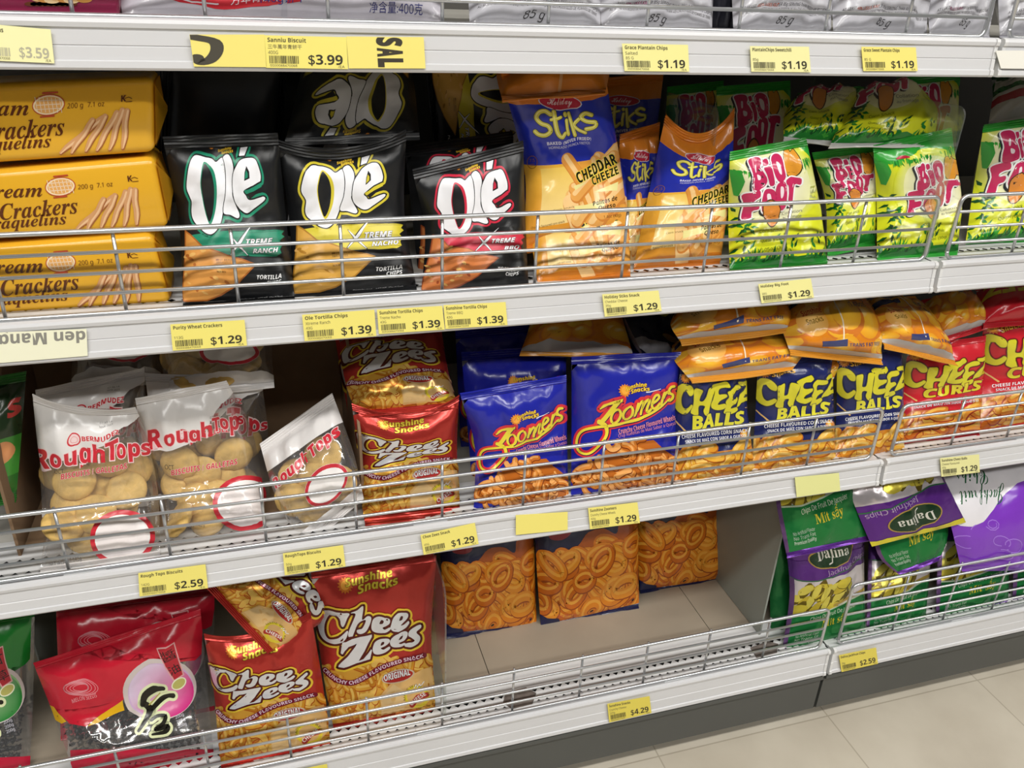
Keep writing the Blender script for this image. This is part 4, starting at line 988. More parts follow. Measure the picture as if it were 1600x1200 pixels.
# --- second shelf: tortilla chips
nacho = stand(1, [(0, 458, 461, 650, 446), (.5, 452, 345, 632, 332), (1, 436, 237, 634, 222, 535, 250)])
ranch = stand(1, [(0, 286, 474, 460, 462), (.5, 280, 352, 447, 340), (1, 258, 234, 436, 228)])
bbq = stand(1, [(0, 658, 460, 826, 446), (.5, 664, 362, 821, 346), (1, 648, 282, 818, 238)])
A_N = art_ole(nacho.inv, 'd9c93a', 'NACHO', 'd9a548', 'b07c28'); A_R = art_ole(nacho.inv, '1f8a6a', 'RANCH', 'd9974a', 'b0662a'); A_B = art_ole(nacho.inv, 'cc2a44', 'BBQ', 'cf7a40', 'a04a22')
A_SH = (lambda a: (setattr(a, 'T', None), [a.poly(q, 'b9b9bd', 1, False) for q in ([(.1, .2), (.28, .3), (.2, .42)], [(.5, .55), (.8, .5), (.75, .66), (.6, .68)], [(.3, .75), (.42, .72), (.38, .86)])], a.cut(NU, NV))[-1])(Art())
def ole(p, art, label, group='black tortilla chip bags', **kw):
    return p.build('tortilla_chip_bag', label, 'snack bag', art, '17181a', '26272a', 'matte', group, seal_h=(.012, .006), **kw)
ole(nacho, A_N, 'black tortilla chip bag with yellow-edged lettering and a yellow banner, standing at the front')
ole(ranch, A_R, 'black tortilla chip bag with green-edged lettering and a green banner, beside the yellow cracker packs', seal_dir={'bottom': (0, -1, .1)})
ole(bbq, A_B, 'black tortilla chip bag with red-edged lettering and a red banner, standing at the front')
ole(lay([(0, 640, 88, 478, 84, .20), (.5, 648, 138, 464, 142, .14), (1, 655, 206, 447, 215, .085)]), A_N, 'black tortilla chip bag lying upside down on top of the yellow-edged one')
ole(stand(1, [(0, 655, 440, 815, 428), (1, 634, 246, 802, 222)], Yb=.085), A_B, 'black red-edged chip bag half hidden behind the front red-edged one')
ole(lay([(0, 672, 90, 690, 262, .17), (1, 800, 80, 818, 250, .17)]), A_N, 'dark chip bag standing deep on the shelf behind the red-edged chip bags')
ole(lay([(0, 440, 92, 428, 250, .15), (1, 268, 84, 262, 240, .15)]), A_SH, 'dark chip bag standing deep behind the green-edged chip bag')
ole(stand(1, [(0, 440, 400, 600, 390), (1, 400, 110, 560, 100)], Yb=.24), A_SH, 'dark chip bag deepest on the shelf behind the upside-down bag')

# --- second shelf: wrapped cracker packs
def box_pack(name, label, cat, corners, Y, depth, art, base, group=None, bev=.007, folds=True):
    BL, BR, TR, TL = corners
    p = Pack([(0, *BL, *BR, Y), (1, *TL, *TR, Y)], .0006, 1, wr=0, gather=0, nu=10, nv=6)
    a4 = [p.P0[0, 0], p.P0[0, -1], p.P0[-1, -1], p.P0[-1, 0]]
    e = empty(name, (a4[0]+a4[1])/2+np.array([0, depth/2, 0]), label, cat, group)
    bm = bmesh.new(); d = np.array([0, depth, 0]); ins = np.array([0, .0008, 0])
    vs = [bm.verts.new(q+ins) for q in a4]+[bm.verts.new(q+d) for q in a4]
    for f in ((0, 1, 2, 3), (4, 7, 6, 5), (0, 4, 5, 1), (1, 5, 6, 2), (2, 6, 7, 3), (3, 7, 4, 0)): bm.faces.new([vs[i] for i in f])
    bmesh.ops.bevel(bm, geom=bm.edges[:], offset=bev, segments=3, affect='EDGES', profile=.5)
    bm.verts.index_update()
    V = np.array([v.co[:] for v in bm.verts]); F = [[v.index for v in f.verts] for f in bm.faces]; bm.free()
    link('wrapper', V, F, M['wrap'], e, np.tile(lin(base), (len(V), 1)), None, True)
    if art is not None:
        Vo, Fo, Co, Lo = art; n = p.n[0, 0]
        P = p.tri_interp(p.P0, Vo)+n*(-.0003+Lo*.000004)[:, None]
        link('printed_front', P, Fo, M['wrap'], e, Co)
    if folds:
        q = MB(); r = a4[1]; s_ = a4[2]; c = (r+s_)/2+np.array([.0006, depth/2, 0]); h = np.linalg.norm(s_-r)/2
        def T(yy, zz, o=0): return c+np.array([o, yy*depth/2, 0])+(s_-r)/np.linalg.norm(s_-r)*zz*h
        q.add([T(-.85, .85), T(.85, .85), T(0, .1, .006)], [(0, 1, 2), (0, 2, 1)]); q.add([T(-.85, -.85), T(.85, -.85), T(0, -.05, .006)], [(0, 2, 1), (0, 1, 2)])
        q.add([T(-.9, .8), T(-.9, -.8), T(.1, -.03, .008), T(.1, .1, .008)], [(0, 1, 2, 3), (3, 2, 1, 0)]); q.add([T(.9, .8), T(.9, -.8), T(-.05, 0, .005), T(-.05, .1, .005)], [(3, 2, 1, 0), (0, 1, 2, 3)])
        link('end_fold', q.v, q.f, M['wrap'], e, np.tile(lin(base), (len(q.v), 1)))
    return e
CK = [((-92, 262), (242, 239), (240, 120), (-92, 134)), ((-60, 380), (264, 357), (241, 246), (-62, 272)), ((-58, 500), (268, 476), (238, 366), (-60, 388))]
refp = Pack([(0, *CK[1][0], *CK[1][1], .03), (1, *CK[1][3], *CK[1][2], .03)], .0006, 1, wr=0, gather=0, nu=10, nv=6)
A_C = art_cracker(refp.inv)
for c, s_ in zip(CK, ('yellow wrapped cracker pack at the top of its stack of three', 'yellow wrapped cracker pack in the middle of its stack of three', 'yellow wrapped cracker pack at the bottom of its stack, behind the wire fence')):
    box_pack('cracker_pack', s_, 'cracker pack', c, .03, .062, A_C, 'e0a92a', 'stacked yellow cracker packs')

# --- second shelf: cheese sticks
st1 = stand(1, [(0, 818, 384, 983, 362), (.5, 820, 268, 968, 248), (1, 786, 128, 945, 112)], Yb=.05, lean=.02)
A_S = art_stiks(st1.inv)
def stik(p, label, **kw): return p.build('cheese_stick_bag', label, 'snack bag', A_S, 'd28a30', 'b9a88a', 'film', 'cheese stick bags', seal_col='cf7a26', **kw)
stik(st1, 'blue and orange cheese stick bag standing tallest beside the red-edged chip bag')
stik(stand(1, [(0, 840, 442, 985, 424), (1, 812, 255, 975, 238)], lean=.10, D=.03, Yb=.02), 'orange cheese stick bag underneath the tallest one, only its lower end showing')
stik(stand(1, [(0, 990, 418, 1126, 406), (.5, 1012, 310, 1141, 296), (1, 1037, 194, 1147, 184, 1092, 224)]), 'blue and orange cheese stick bag with a V-shaped top, next to the yellow-green bags')
stik(stand(1, [(0, 955, 420, 1012, 415), (.5, 962, 320, 1022, 312), (1, 968, 225, 1030, 206)], Yb=.07), 'narrow cheese stick bag squeezed between and behind the other two')
stik(stand(1, [(0, 900, 360, 1010, 355), (1, 905, 140, 1035, 128)], Yb=.17), 'dim orange cheese stick bag deep on the shelf behind the others')
o = lay([(0, 783, 150, 947, 140, .055), (.5, 776, 118, 952, 108, .09), (1, 775, 80, 945, 70, .15)], D=.04)
o.build('cheese_stick_bag', 'orange bag lying back side up on top of the tallest cheese stick bag', 'snack bag', (lambda a: (a.uvrect(0, 0, 1, 1, 'cf7a26', .2), a.uvrect(.53, 0, .56, 1, 'd9a06a', 1), a.cut(NU, NV))[-1])(Art()), 'cf7a26', 'cf7a26', 'film', 'cheese stick bags')

# --- second shelf: yellow-green corn snacks
bf3 = stand(1, [(0, 1370, 403, 1497, 392), (.5, 1370, 320, 1500, 310), (1, 1365, 240, 1488, 212)])
A_F3 = art_bigfoot(bf3.inv)
bf1 = stand(1, [(0, 1140, 420, 1293, 408), (.5, 1138, 340, 1282, 326), (1, 1140, 252, 1262, 228)])
A_F = art_bigfoot(bf1.inv, (1084, 166, .122))
def foot(p, label, art=None, **kw): return p.build('corn_snack_bag', label, 'snack bag', art or A_F, 'd4d928', 'c4c4c0', 'film', 'yellow-green corn snack bags', seal_col=kw.pop('seal_col', '2f9a35'), **kw)
foot(bf1, 'yellow-green corn snack bag with pink lettering, standing beside the cheese sticks')
foot(stand(1, [(0, 1292, 392, 1368, 374), (.5, 1290, 315, 1374, 302), (1, 1272, 250, 1376, 236)], Yb=.05), 'yellow-green corn snack bag in the middle, leaning between two others')
foot(bf3, 'yellow-green corn snack bag standing at the end of the bay before the clear divider', A_F3)
foot(lay([(0, 1224, 214, 1345, 224, .075), (.5, 1226, 178, 1350, 178, .12), (1, 1245, 150, 1345, 140, .18)], D=.045), 'yellow-green corn snack bag lying flat, lower of the two on top', seal_col=('2f9a35', 'c9c9c6'))
foot(lay([(0, 1298, 224, 1458, 222, .06), (.5, 1318, 180, 1462, 178, .10), (1, 1332, 142, 1420, 140, .16)], D=.05), 'yellow-green corn snack bag lying flat on top of the standing ones, by the divider', seal_col=('2f9a35', 'c9c9c6'))
foot(stand(1, [(0, 1508, 384, 1650, 366), (.5, 1520, 300, 1655, 285), (1, 1535, 208, 1655, 190)]), 'yellow-green corn snack bag in the next bay, beyond the clear divider')
foot(stand(1, [(0, 1130, 370, 1240, 360), (1, 1120, 150, 1235, 140)], Yb=.15), 'shaded yellow-green bag deep on the shelf behind the first corn snack bag')
foot(stand(1, [(0, 1030, 360, 1120, 355), (1, 1042, 150, 1130, 140)], Yb=.19), 'dark green bag deep on the shelf behind the V-topped cheese stick bag')
foot(stand(1, [(0, 1380, 350, 1480, 340), (1, 1400, 135, 1500, 125)], Yb=.20), 'shaded yellow bag deepest behind the lying corn snack bags')
sheet('shelf_divider', 'clear plastic divider sheet between the two bays of corn snacks', 'shelf divider', .8768, .012, .30, DK[1]+.001, onY((1546, 168), .012)[2], M['acrylic'], .0022, .012)
lay([(0, 1545, 190, 1660, 170, .12), (1, 1555, 130, 1660, 110, .2)], D=.03).build('noodle_bag', 'white and red bag lying at the back of the next bay', 'snack bag', (lambda a: (a.uvrect(0, .3, 1, .5, 'a02a34', 1), a.uvrect(0, .6, 1, .75, '2a6a34', 1), a.cut(NU, NV))[-1])(Art()), 'c9c6c4')
stand(1, [(0, 1560, 330, 1680, 320), (1, 1550, 125, 1680, 112)], Yb=.17).build('noodle_bag', 'dark green bag standing at the back of the next bay', 'snack bag', (lambda a: (a.uvrect(0, .5, 1, .7, 'b9b6b0', 1), a.cut(NU, NV))[-1])(Art()), '1f4a26')

# --- third shelf: clear biscuit bags in a cardboard carton
CX0, CX1 = onZ((62, 800), DK[2])[0]-.004, onZ((560, 760), DK[2])[0]
e = empty('display_carton', ((CX0+CX1)/2, .13, DK[2]), 'brown cardboard display carton around the clear biscuit bags', 'carton')
for x in (CX0, CX1):
    q = MB(); zz = DK[2]+.0005; q.prism_x([(.045, zz), (.24, zz), (.24, zz+.20), (.16, zz+.20), (.075, zz+.13), (.045, zz+.10)], x-.0015, x+.0015); q.build('side_wall', M['card'], e)
q = MB(); q.box(CX0+.002, CX1-.002, .06, .24, DK[2]+.0005, DK[2]+.0025); q.build('carton_floor', M['card'], e)
q = MB(); q.box(CX0+.002, CX1-.002, .2375, .24, DK[2]+.003, DK[2]+.20); q.build('back_wall', M['card'], e)
r1 = stand(2, [(0, 64, 886, 250, 860), (.4, 72, 782, 246, 762), (.7, 60, 702, 230, 682), (1, 52, 628, 216, 646, 130, 648)], lean=.05, D=.062, seed=41)
r2 = stand(2, [(0, 257, 846, 414, 826), (.4, 244, 762, 408, 742), (.7, 223, 692, 392, 668), (1, 213, 634, 360, 606)], lean=.05, D=.062, seed=42)
A_RT = art_rough(r1.inv)
def rough(p, label, art=None, **kw): return p.build('biscuit_bag', label, 'biscuit bag', art or A_RT, 'e6e4e2', 'e6e4e2', 'film', 'clear biscuit bags', clear_base=True, seal_col='dcd8d6', **kw)
rough(r1, 'clear biscuit bag with red lettering nearest the open side of the carton'); rough(r2, 'clear biscuit bag with red lettering in the middle of the carton', art_rough(r2.inv, [(c, x0-13, x1-13, y-27, h) for c, x0, x1, y, h in (('R', 215, 360, 950, 185), ('o', 380, 490, 912, 160), ('u', 508, 625, 890, 150), ('g', 640, 755, 868, 150), ('h', 765, 880, 808, 150), ('T', 885, 965, 770, 130), ('o', 962, 1050, 748, 150), ('p', 1062, 1160, 742, 180), ('s', 1150, 1205, 690, 110))], (172, -6), (192, -54)))
rb1 = stand(2, [(0, 66, 800, 232, 778), (.6, 60, 690, 230, 668), (1, 56, 622, 226, 588)], Yb=.085, lean=.03); rb2 = stand(2, [(0, 262, 815, 422, 790), (.6, 240, 690, 418, 668), (1, 228, 596, 410, 604)], Yb=.085, lean=.03)
rough(rb1, 'clear biscuit bag standing behind the one by the open side'); rough(rb2, 'clear biscuit bag standing behind the middle one')
r3 = lay([(0, 470, 850, 566, 768, (.02, .03)), (.5, 432, 780, 552, 706, (.045, .05)), (1, 410, 708, 524, 628, (.07, .085))], D=.05); rough(r3, 'clear biscuit bag slumped sideways against the carton wall', art_rough_side(None))
r4 = lay([(0, 262, 612, 428, 596, .11), (.5, 250, 560, 425, 548, .15), (1, 240, 510, 430, 500, .2)], D=.05); rough(r4, 'clear biscuit bag lying on top of the others under the price rail', art_rough_side(None))
r5 = lay([(0, 112, 600, 250, 590, .14), (1, 110, 530, 260, 515, .21)], D=.045); rough(r5, 'dim clear biscuit bag lying at the back of the carton', art_rough_side(None))
def biscuits(p, n, seed, label, vmax=.62):
    """round domed biscuits loose inside a bag"""
    rng = np.random.RandomState(seed); first = None; done = []
    tries = 0
    while len(done) < n and tries < 4000:
        tries += 1; u, v = rng.uniform(.2, .8), rng.uniform(.14, vmax); i, j = int(u*p.nu), int(v*p.nv)
        c = p.P0[j, i]+p.n[j, i]*rng.uniform(-.30, .16)*p.D*.6
        if any(np.linalg.norm(c-d) < .0245 for d in done): continue
        done.append(c); tilt = p.n[j, i]*(1.5 if rng.rand() > .3 else -1.5)+rng.randn(3)*.4
        R = .0215
        if biscuits.me is None:
            prof = [(.2, -.0045), (.8, -.0045), (.97, -.002), (1., .0005), (.93, .0035), (.7, .0062), (.35, .0078)]; S = 22; V = [(0, 0, -.0045)]+[(R*r*math.cos(2*math.pi*k/S), R*r*math.sin(2*math.pi*k/S), z+(.0006*math.sin(k*2.3+r*9))) for r, z in prof for k in range(S)]+[(0, 0, .0082)]
            F = [(0, 1+(k+1) % S, 1+k) for k in range(S)]+[(1+m*S+k, 1+m*S+(k+1) % S, 1+(m+1)*S+(k+1) % S, 1+(m+1)*S+k) for m in range(len(prof)-1) for k in range(S)]+[(len(V)-1, 1+(len(prof)-1)*S+k, 1+(len(prof)-1)*S+(k+1) % S) for k in range(S)]
            o = link('biscuit', V, F, M['biscuit'], None, None, None, True); biscuits.me = o
        else:
            o = biscuits.me.copy(); COL.objects.link(o)
        o.location = [float(x) for x in c]; o.rotation_mode = 'QUATERNION'; o.rotation_quaternion = Vector(tilt).to_track_quat('Z', 'Y')
        tag(o, label, 'biscuit', label.replace('round golden biscuit', 'biscuits'))
biscuits.me = None
SEEN_NOT = (1, 20, 25, 27, 29, 30, 31, 35, 37, 38, 39, 40, 49, 53)
biscuits(r1, 13, 1, 'round golden biscuit loose inside the clear bag nearest the carton opening', .6); biscuits(r2, 14, 2, 'round golden biscuit loose inside the middle clear bag', .66)
biscuits(rb2, 9, 3, 'round golden biscuit loose inside the bag behind the middle one', .7); biscuits(rb1, 7, 4, 'round golden biscuit loose inside the bag behind the opening one', .7)
biscuits(r3, 11, 5, 'round golden biscuit loose inside the slumped clear bag', .7); biscuits(r4, 8, 6, 'round golden biscuit loose inside the clear bag lying on top', .8)
for n_ in SEEN_NOT: bpy.data.objects.remove(bpy.data.objects['biscuit.%03d' % n_])      # buried behind the others
lg = stand(2, [(0, -80, 800, 26, 772), (1, -70, 615, 40, 596)], Yb=.07)
lg.build('green_snack_bag', 'green bag with an orange picture at the edge of the shelf, outside the carton', 'snack bag', (lambda a: (a.uvrect(0, .55, 1, 1, '24381f', .5), a.uvrect(0, .2, 1, .55, '3f8a34', .5), setattr(a, 'T', None), a.ellipse((.8, .42), .16, .1, 'c98a5a', 1), a.text('S', (.84, .72), (.99, .74), .14, 'b03a34', 2, .06, flip=True), a.cut(NU, NV))[-1])(Art()), '2f6a2c')

# --- third shelf: cheese twists, wheels, balls and curls
cz_big = stand(3, [(0, 520, 1132, 680, 1104), (.5, 500, 1020, 674, 995), (1, 487, 905, 681, 878)], lean=.05, D=.05)
A_Z = art_cheezees(cz_big.inv)
def chz(p, label, **kw): return p.build('cheese_twist_bag', label, 'snack bag', A_Z, 'b0342c', 'b9b2b0', 'foil', 'red cheese twist bags', **kw)
chz(stand(2, [(0, 568, 806, 718, 790), (.5, 561, 716, 714, 700), (1, 551, 642, 717, 628, 640, 656)], wr=.001, gather=.0012), 'small red cheese twist bag standing at the front of the third shelf', seal_dir={'bottom': (0, -1, -.05)}, seal_h=(.010, .016))
chz(lay([(0, 556, 642, 712, 628, .065), (.5, 538, 590, 700, 578, .10), (1, 530, 530, 690, 518, .15)], D=.045), 'small red cheese twist bag lying on top of the standing one')
chz(stand(2, [(0, 560, 740, 700, 730), (1, 522, 520, 690, 505)], Yb=.15), 'dim red cheese twist bag deep behind the two small ones')
zm2 = stand(2, [(0, 892, 776, 1060, 752), (.5, 893, 670, 1056, 650), (1, 893, 570, 1063, 562)], lean=.04)
A_ZM = art_zoomers(zm2.inv)
def zoom(p, label, **kw): return p.build('cheese_wheel_bag', label, 'snack bag', A_ZM, '20269a', '8a8a92', 'film', 'blue cheese wheel bags', **kw)
zoom(stand(2, [(0, 740, 800, 888, 780), (.5, 742, 700, 886, 680), (1, 722, 626, 885, 598)]), 'blue cheese wheel bag with yellow script, standing beside the small red bag')
zoom(zm2, 'blue cheese wheel bag with yellow script, standing beside the navy cheese balls')
zoom(stand(2, [(0, 738, 760, 880, 742), (1, 722, 564, 885, 552)], Yb=.085), 'blue cheese wheel bag behind the one beside the small red bag')
zoom(stand(2, [(0, 720, 700, 870, 690), (1, 712, 530, 860, 515)], Yb=.16), 'dark blue bag deep on the shelf behind the blue pair')
zoom(stand(2, [(0, 900, 700, 1040, 690), (1, 890, 545, 1050, 530)], Yb=.12), 'dark blue bag behind the blue bag beside the cheese balls')
bl1 = stand(2, [(0, 1052, 762, 1180, 738), (.5, 1052, 665, 1168, 645), (1, 1062, 585, 1166, 570)])
GC = ['d9952e', 'd08424', 'e0a83a', 'efc468']
A_CB = art_cheez(bl1.inv, 'BALLS', '', '1c2244', GC, 'b0601c', ('CHEESE FLAVOURED CORN SNACK', 'SNACK DE MAÍZ CON SABOR A QUESO')); A_CC = art_cheez(bl1.inv, 'CURLS', '', '6a1a1c', ['cc7a2c', 'c0641e', 'd98f34', 'e6b04c'], '9a3418', ('CHEESE FLAVOURED CORN SNACK', 'SNACK DE MAÍZ CON SABOR A QUESO'))
def ball(p, label, **kw): return p.build('cheese_ball_bag', label, 'snack bag', A_CB, '20285e', 'a9a9ad', 'film', 'navy cheese ball bags', **kw)
ball(bl1, 'navy cheese ball bag standing beside the blue cheese wheels'); ball(stand(2, [(0, 1174, 742, 1306, 722), (.5, 1180, 650, 1302, 632), (1, 1184, 578, 1300, 560)]), 'navy cheese ball bag standing in the middle of the three')
ball(stand(2, [(0, 1302, 724, 1413, 704), (.5, 1307, 640, 1409, 622), (1, 1308, 560, 1410, 546)]), 'navy cheese ball bag standing beside the red bags')
def curl(p, label, **kw): return p.build('cheese_curl_bag', label, 'snack bag', A_CC, 'c3232e', 'b9b2b0', 'film', 'red cheese curl bags', **kw)
curl(stand(2, [(0, 1400, 694, 1531, 672), (.5, 1408, 620, 1534, 600), (1, 1418, 552, 1540, 534)]), 'red cheese curl bag standing beside the navy bags'); curl(stand(2, [(0, 1527, 672, 1665, 648), (.5, 1532, 588, 1668, 566), (1, 1536, 508, 1665, 486)]), 'red cheese curl bag at the picture edge of the third shelf')
APs = [art_pile(None, s) for s in (3, 5, 7)]; AP0 = art_pile(None, 8, False); APR = art_pile(None, 9, False, 'CHEEZ')
def pile(p, label, art, base='d9952e', **kw): return p.build('cheese_ball_bag', label, 'snack bag', art, base, 'b5b3b8', 'film', 'snack bags lying on top', **kw)
pile(lay([(0, 1075, 590, 1242, 572, .04), (.5, 1052, 560, 1258, 548, .06), (1, 1050, 536, 1262, 520, .12)], D=.05), 'golden snack bag lying on the first navy bag, lower of two', APs[0])
pile(lay([(0, 1060, 530, 1230, 512, .04), (.5, 1048, 506, 1236, 488, .06), (1, 1060, 482, 1225, 464, .13)], D=.045), 'golden snack bag with a blue band lying under the price rail, upper of two', APs[1])
pile(lay([(0, 1232, 545, 1378, 560, .036), (.5, 1222, 505, 1372, 512, .055), (1, 1232, 470, 1345, 462, .12)], D=.055), 'crumpled golden snack bag lying on the middle navy bag', APs[2])
pile(lay([(0, 1378, 535, 1492, 563, .036), (.5, 1362, 500, 1470, 520, .06), (1, 1350, 474, 1435, 470, .12)], D=.05), 'golden snack bag lying aslant between the navy and red bags', APs[0])
pile(lay([(0, 1238, 600, 1302, 592, .05), (1, 1238, 568, 1318, 556, .07)], D=.03), 'corner of a golden snack bag tucked over the middle navy bag', AP0)
pile(lay([(0, 814, 549, 988, 552, .10), (.6, 826, 515, 975, 505, .15), (1, 835, 480, 965, 470, .2)], D=.05), 'orange snack bag lying on the back blue bags under the price rail', AP0)
pile(lay([(0, 1000, 545, 1066, 592, .10), (.5, 980, 505, 1062, 540, .14), (1, 965, 470, 1055, 490, .19)], D=.04), 'dark navy bag tilted behind the golden bags, its silver edge showing', (lambda a: (a.uvrect(.0, .0, 1, .2, '8a8a90', .5), setattr(a, 'T', None), a.ellipse((.5, .8), .2, .12, 'a8a02a', 1), a.ellipse((.6, .35), .15, .06, '8a6a34', 1), a.cut(NU, NV))[-1])(Art()), '14162c')
pile(lay([(0, 1455, 532, 1541, 506, .06), (.5, 1445, 505, 1535, 480, .085), (1, 1440, 475, 1520, 458, .13)], D=.045), 'orange and red snack bag lying on the first red bag', AP0, 'c3232e')
pile(lay([(0, 1535, 505, 1670, 496, .06), (.5, 1530, 480, 1670, 465, .085), (1, 1525, 455, 1670, 438, .13)], D=.05), 'red snack bag with yellow letters lying on the second red bag', (lambda a: (setattr(a, 'T', None), a.text('CHEEZ', (.9, .75), (.05, .85), .3, 'd9c92e', 3, .05, flip=True), a.cut(NU, NV))[-1])(Art()), 'c3232e')

# --- bottom shelf
A_SD = None
sd = stand(3, [(0, 118, 1214, 334, 1180), (.5, 82, 1112, 324, 1072), (1, 56, 1046, 314, 962)], lean=.06, D=.055, seed=77)
A_SD = art_seed(sd.inv, 'c01c30', '醬油')
def seedbag(p, label, art, base): return p.build('melon_seed_bag', label, 'seed bag', art, base, '8a8688', 'film', 'melon seed bags', clear_base=True, seal_col=base)
seedbag(sd, 'red melon seed bag with a pink disc and a clear lower half', A_SD, 'c01c30')
sb = stand(3, [(0, 95, 1150, 335, 1110), (1, 88, 958, 335, 930)], Yb=.11, lean=.04); seedbag(sb, 'red melon seed bag standing behind the front one', A_SD, 'a8182a')
sg = stand(3, [(0, -150, 1240, 46, 1212), (.5, -140, 1110, 52, 1086), (1, -120, 990, 54, 964)], lean=.06, D=.055); seedbag(sg, 'green seed bag with a red label cut off at the picture edge', art_seed(lambda px: sg.inv(np.asarray(px)+[-268, 8]), '1f7a2c', '甘草', True), '1f7a2c')
def seeds(p, n, s_, label, vmax):
    rng = np.random.RandomState(s_); V = []; F = []
    S = [(0, 0, 1), (1, 0, 0), (0, 1, 0), (-1, 0, 0), (0, -1, 0), (0, 0, -1)]
    for _ in range(n):
        u, v = rng.uniform(.06, .94), rng.uniform(.05, vmax); i, j = int(u*p.nu), int(v*p.nv); th = np.linalg.norm(p.P[j, i]-p.P0[j, i])
        c = p.P0[j, i]+p.n[j, i]*(th*rng.uniform(-.6, .92)-.002); A = rng.randn(3, 3); Q, _r = np.linalg.qr(A); b_ = len(V)
        V += [c+Q@(np.array(q)*[.0055, .0036, .0016]) for q in S]; F += [tuple(b_+k for k in f) for f in ((0, 1, 2), (0, 2, 3), (0, 3, 4), (0, 4, 1), (5, 2, 1), (5, 3, 2), (5, 4, 3), (5, 1, 4))]
    V = np.array(V); tag(link('melon_seeds', V, F, M['seed'], None, None, None, True, loc=V.mean(0)), label, 'seeds', None, 'stuff')
seeds(sd, 900, 3, 'black melon seeds filling the clear lower half of the red bag', .6); seeds(sg, 700, 4, 'black seeds filling the lower half of the green bag', .5); seeds(sb, 400, 5, 'black melon seeds filling the red bag behind', .6)
sheet('shelf_divider', 'grey plastic divider between the green and red seed bags', 'shelf divider', onZ((72, 1180), DK[3])[0], .15, .36, DK[3]+.001, DK[3]+.22, M['panel'], .002)
chz(stand(3, [(0, 345, 1192, 516, 1160), (.5, 335, 1088, 503, 1060), (1, 320, 1000, 487, 966, 402, 1000)], lean=.05, D=.05), 'large red cheese twist bag beside the red seed bag')
chz(cz_big, 'large red cheese twist bag standing against the clear divider')
chz(lay([(0, 326, 905, 428, 1016, (.085, .05)), (.5, 400, 858, 492, 980, (.12, .08)), (1, 480, 810, 560, 925, (.16, .12))], D=.05), 'large red cheese twist bag lying aslant on top of the one by the seeds')
chz(stand(3, [(0, 520, 1060, 660, 1040), (1, 500, 860, 680, 838)], Yb=.14), 'dim red cheese twist bag behind the large one at the clear divider')
dx = onY((689, 1000), .03)[0]
sheet('shelf_divider', 'clear plastic divider beside the large red cheese twist bag', 'shelf divider', dx+.004, .02, .32, DK[3]+.001, DK[3]+.22, M['acrylic'], .0022)
A_G = art_rings(None)
for rows, lb in (([(0, 697, 990, 838, 974), (.6, 688, 862, 834, 842), (1, 684, 775, 832, 755)], 'large navy bag printed with orange cheese rings, beside the clear divider'), ([(0, 845, 977, 998, 942), (.6, 836, 842, 996, 812), (1, 830, 740, 994, 714)], 'large navy bag printed with orange cheese rings, middle of three at the back'), ([(0, 1000, 922, 1131, 902), (.6, 992, 800, 1130, 784), (1, 986, 715, 1130, 700)], 'large navy bag printed with orange cheese rings, next to the grey side panel')):
    stand(3, rows, lean=.04, D=.05).build('cheese_wheel_bag', lb, 'snack bag', A_G, '1c1f44', '55555c', 'film', 'large navy bags at the back')
sheet('shelf_divider', 'grey metal side panel closing the empty end of the bottom shelf', 'shelf divider', onY((1201, 930), .05)[0], .05, .38, DK[3]+.001, DK[3]+.30, M['panel'], .003)

# --- bottom shelf, next bay: jackfruit chips
A_J = art_jack(None); A_JS = art_jack(None, True)
def jack(p, label, art=None, base='5c2a86', **kw): return p.build('jackfruit_chip_bag', label, 'snack bag', art or A_J, base, '1f6a36', kw.pop('mat', 'foil'), 'jackfruit chip bags', **kw)
jack(stand(3, [(0, 1222, 1018, 1352, 986), (.5, 1234, 925, 1350, 895), (1, 1226, 835, 1350, 812)]), 'purple and green jackfruit chip bag standing nearest the grey side panel')
stand(3, [(0, 1204, 992, 1290, 970), (.5, 1203, 915, 1290, 900), (1, 1203, 830, 1290, 815)], Yb=.055, lean=.03, D=.03).build('jackfruit_chip_bag', 'green back of a jackfruit chip bag against the grey side panel', 'snack bag', None, '1f6a36', '1f6a36', 'foil', 'jackfruit chip bags')
jack(stand(3, [(0, 1354, 990, 1446, 966), (1, 1358, 812, 1462, 792)], lean=.10, D=.03), 'jackfruit chip bag standing under the purple bag with the yellow strip')
jack(stand(3, [(0, 1462, 966, 1575, 938), (1, 1468, 778, 1582, 752)], lean=.10, D=.03), 'jackfruit chip bag standing under the large purple and white bag')
jack(stand(3, [(0, 1582, 936, 1700, 908), (1, 1588, 750, 1702, 725)], lean=.10, D=.03), 'jackfruit chip bag standing at the picture edge of the bottom shelf')
jack(lay([(0, 1228, 864, 1360, 836, .022), (.3, 1214, 792, 1334, 760, .05), (1, 1222, 670, 1330, 640, .10)], D=.03), 'green-ended jackfruit chip bag lying on top beside the grey side panel')
jack(lay([(0, 1400, 894, 1470, 868, .014), (.08, 1380, 878, 1478, 850, .02), (.3, 1362, 826, 1482, 792, .045), (1, 1350, 690, 1470, 660, .09)], D=.024), 'green-ended jackfruit chip bag poking out under the yellow-strip bag')
jack(lay([(0, 1432, 650, 1295, 672, .13), (.55, 1470, 738, 1330, 776, .04), (1, 1509, 816, 1362, 854, .012)], D=.026), 'purple jackfruit chip bag lying upside down with a yellow strip at its end', A_JS, seals=('bottom',))
jack(lay([(0, 1640, 670, 1440, 700, .12), (.5, 1655, 785, 1478, 795, .03), (1, 1665, 890, 1503, 893, .008)], D=.026), 'large purple and white jackfruit chip bag hanging upside down over the fence', art_jack2(None), '7a38b8', mat='film', seals=())

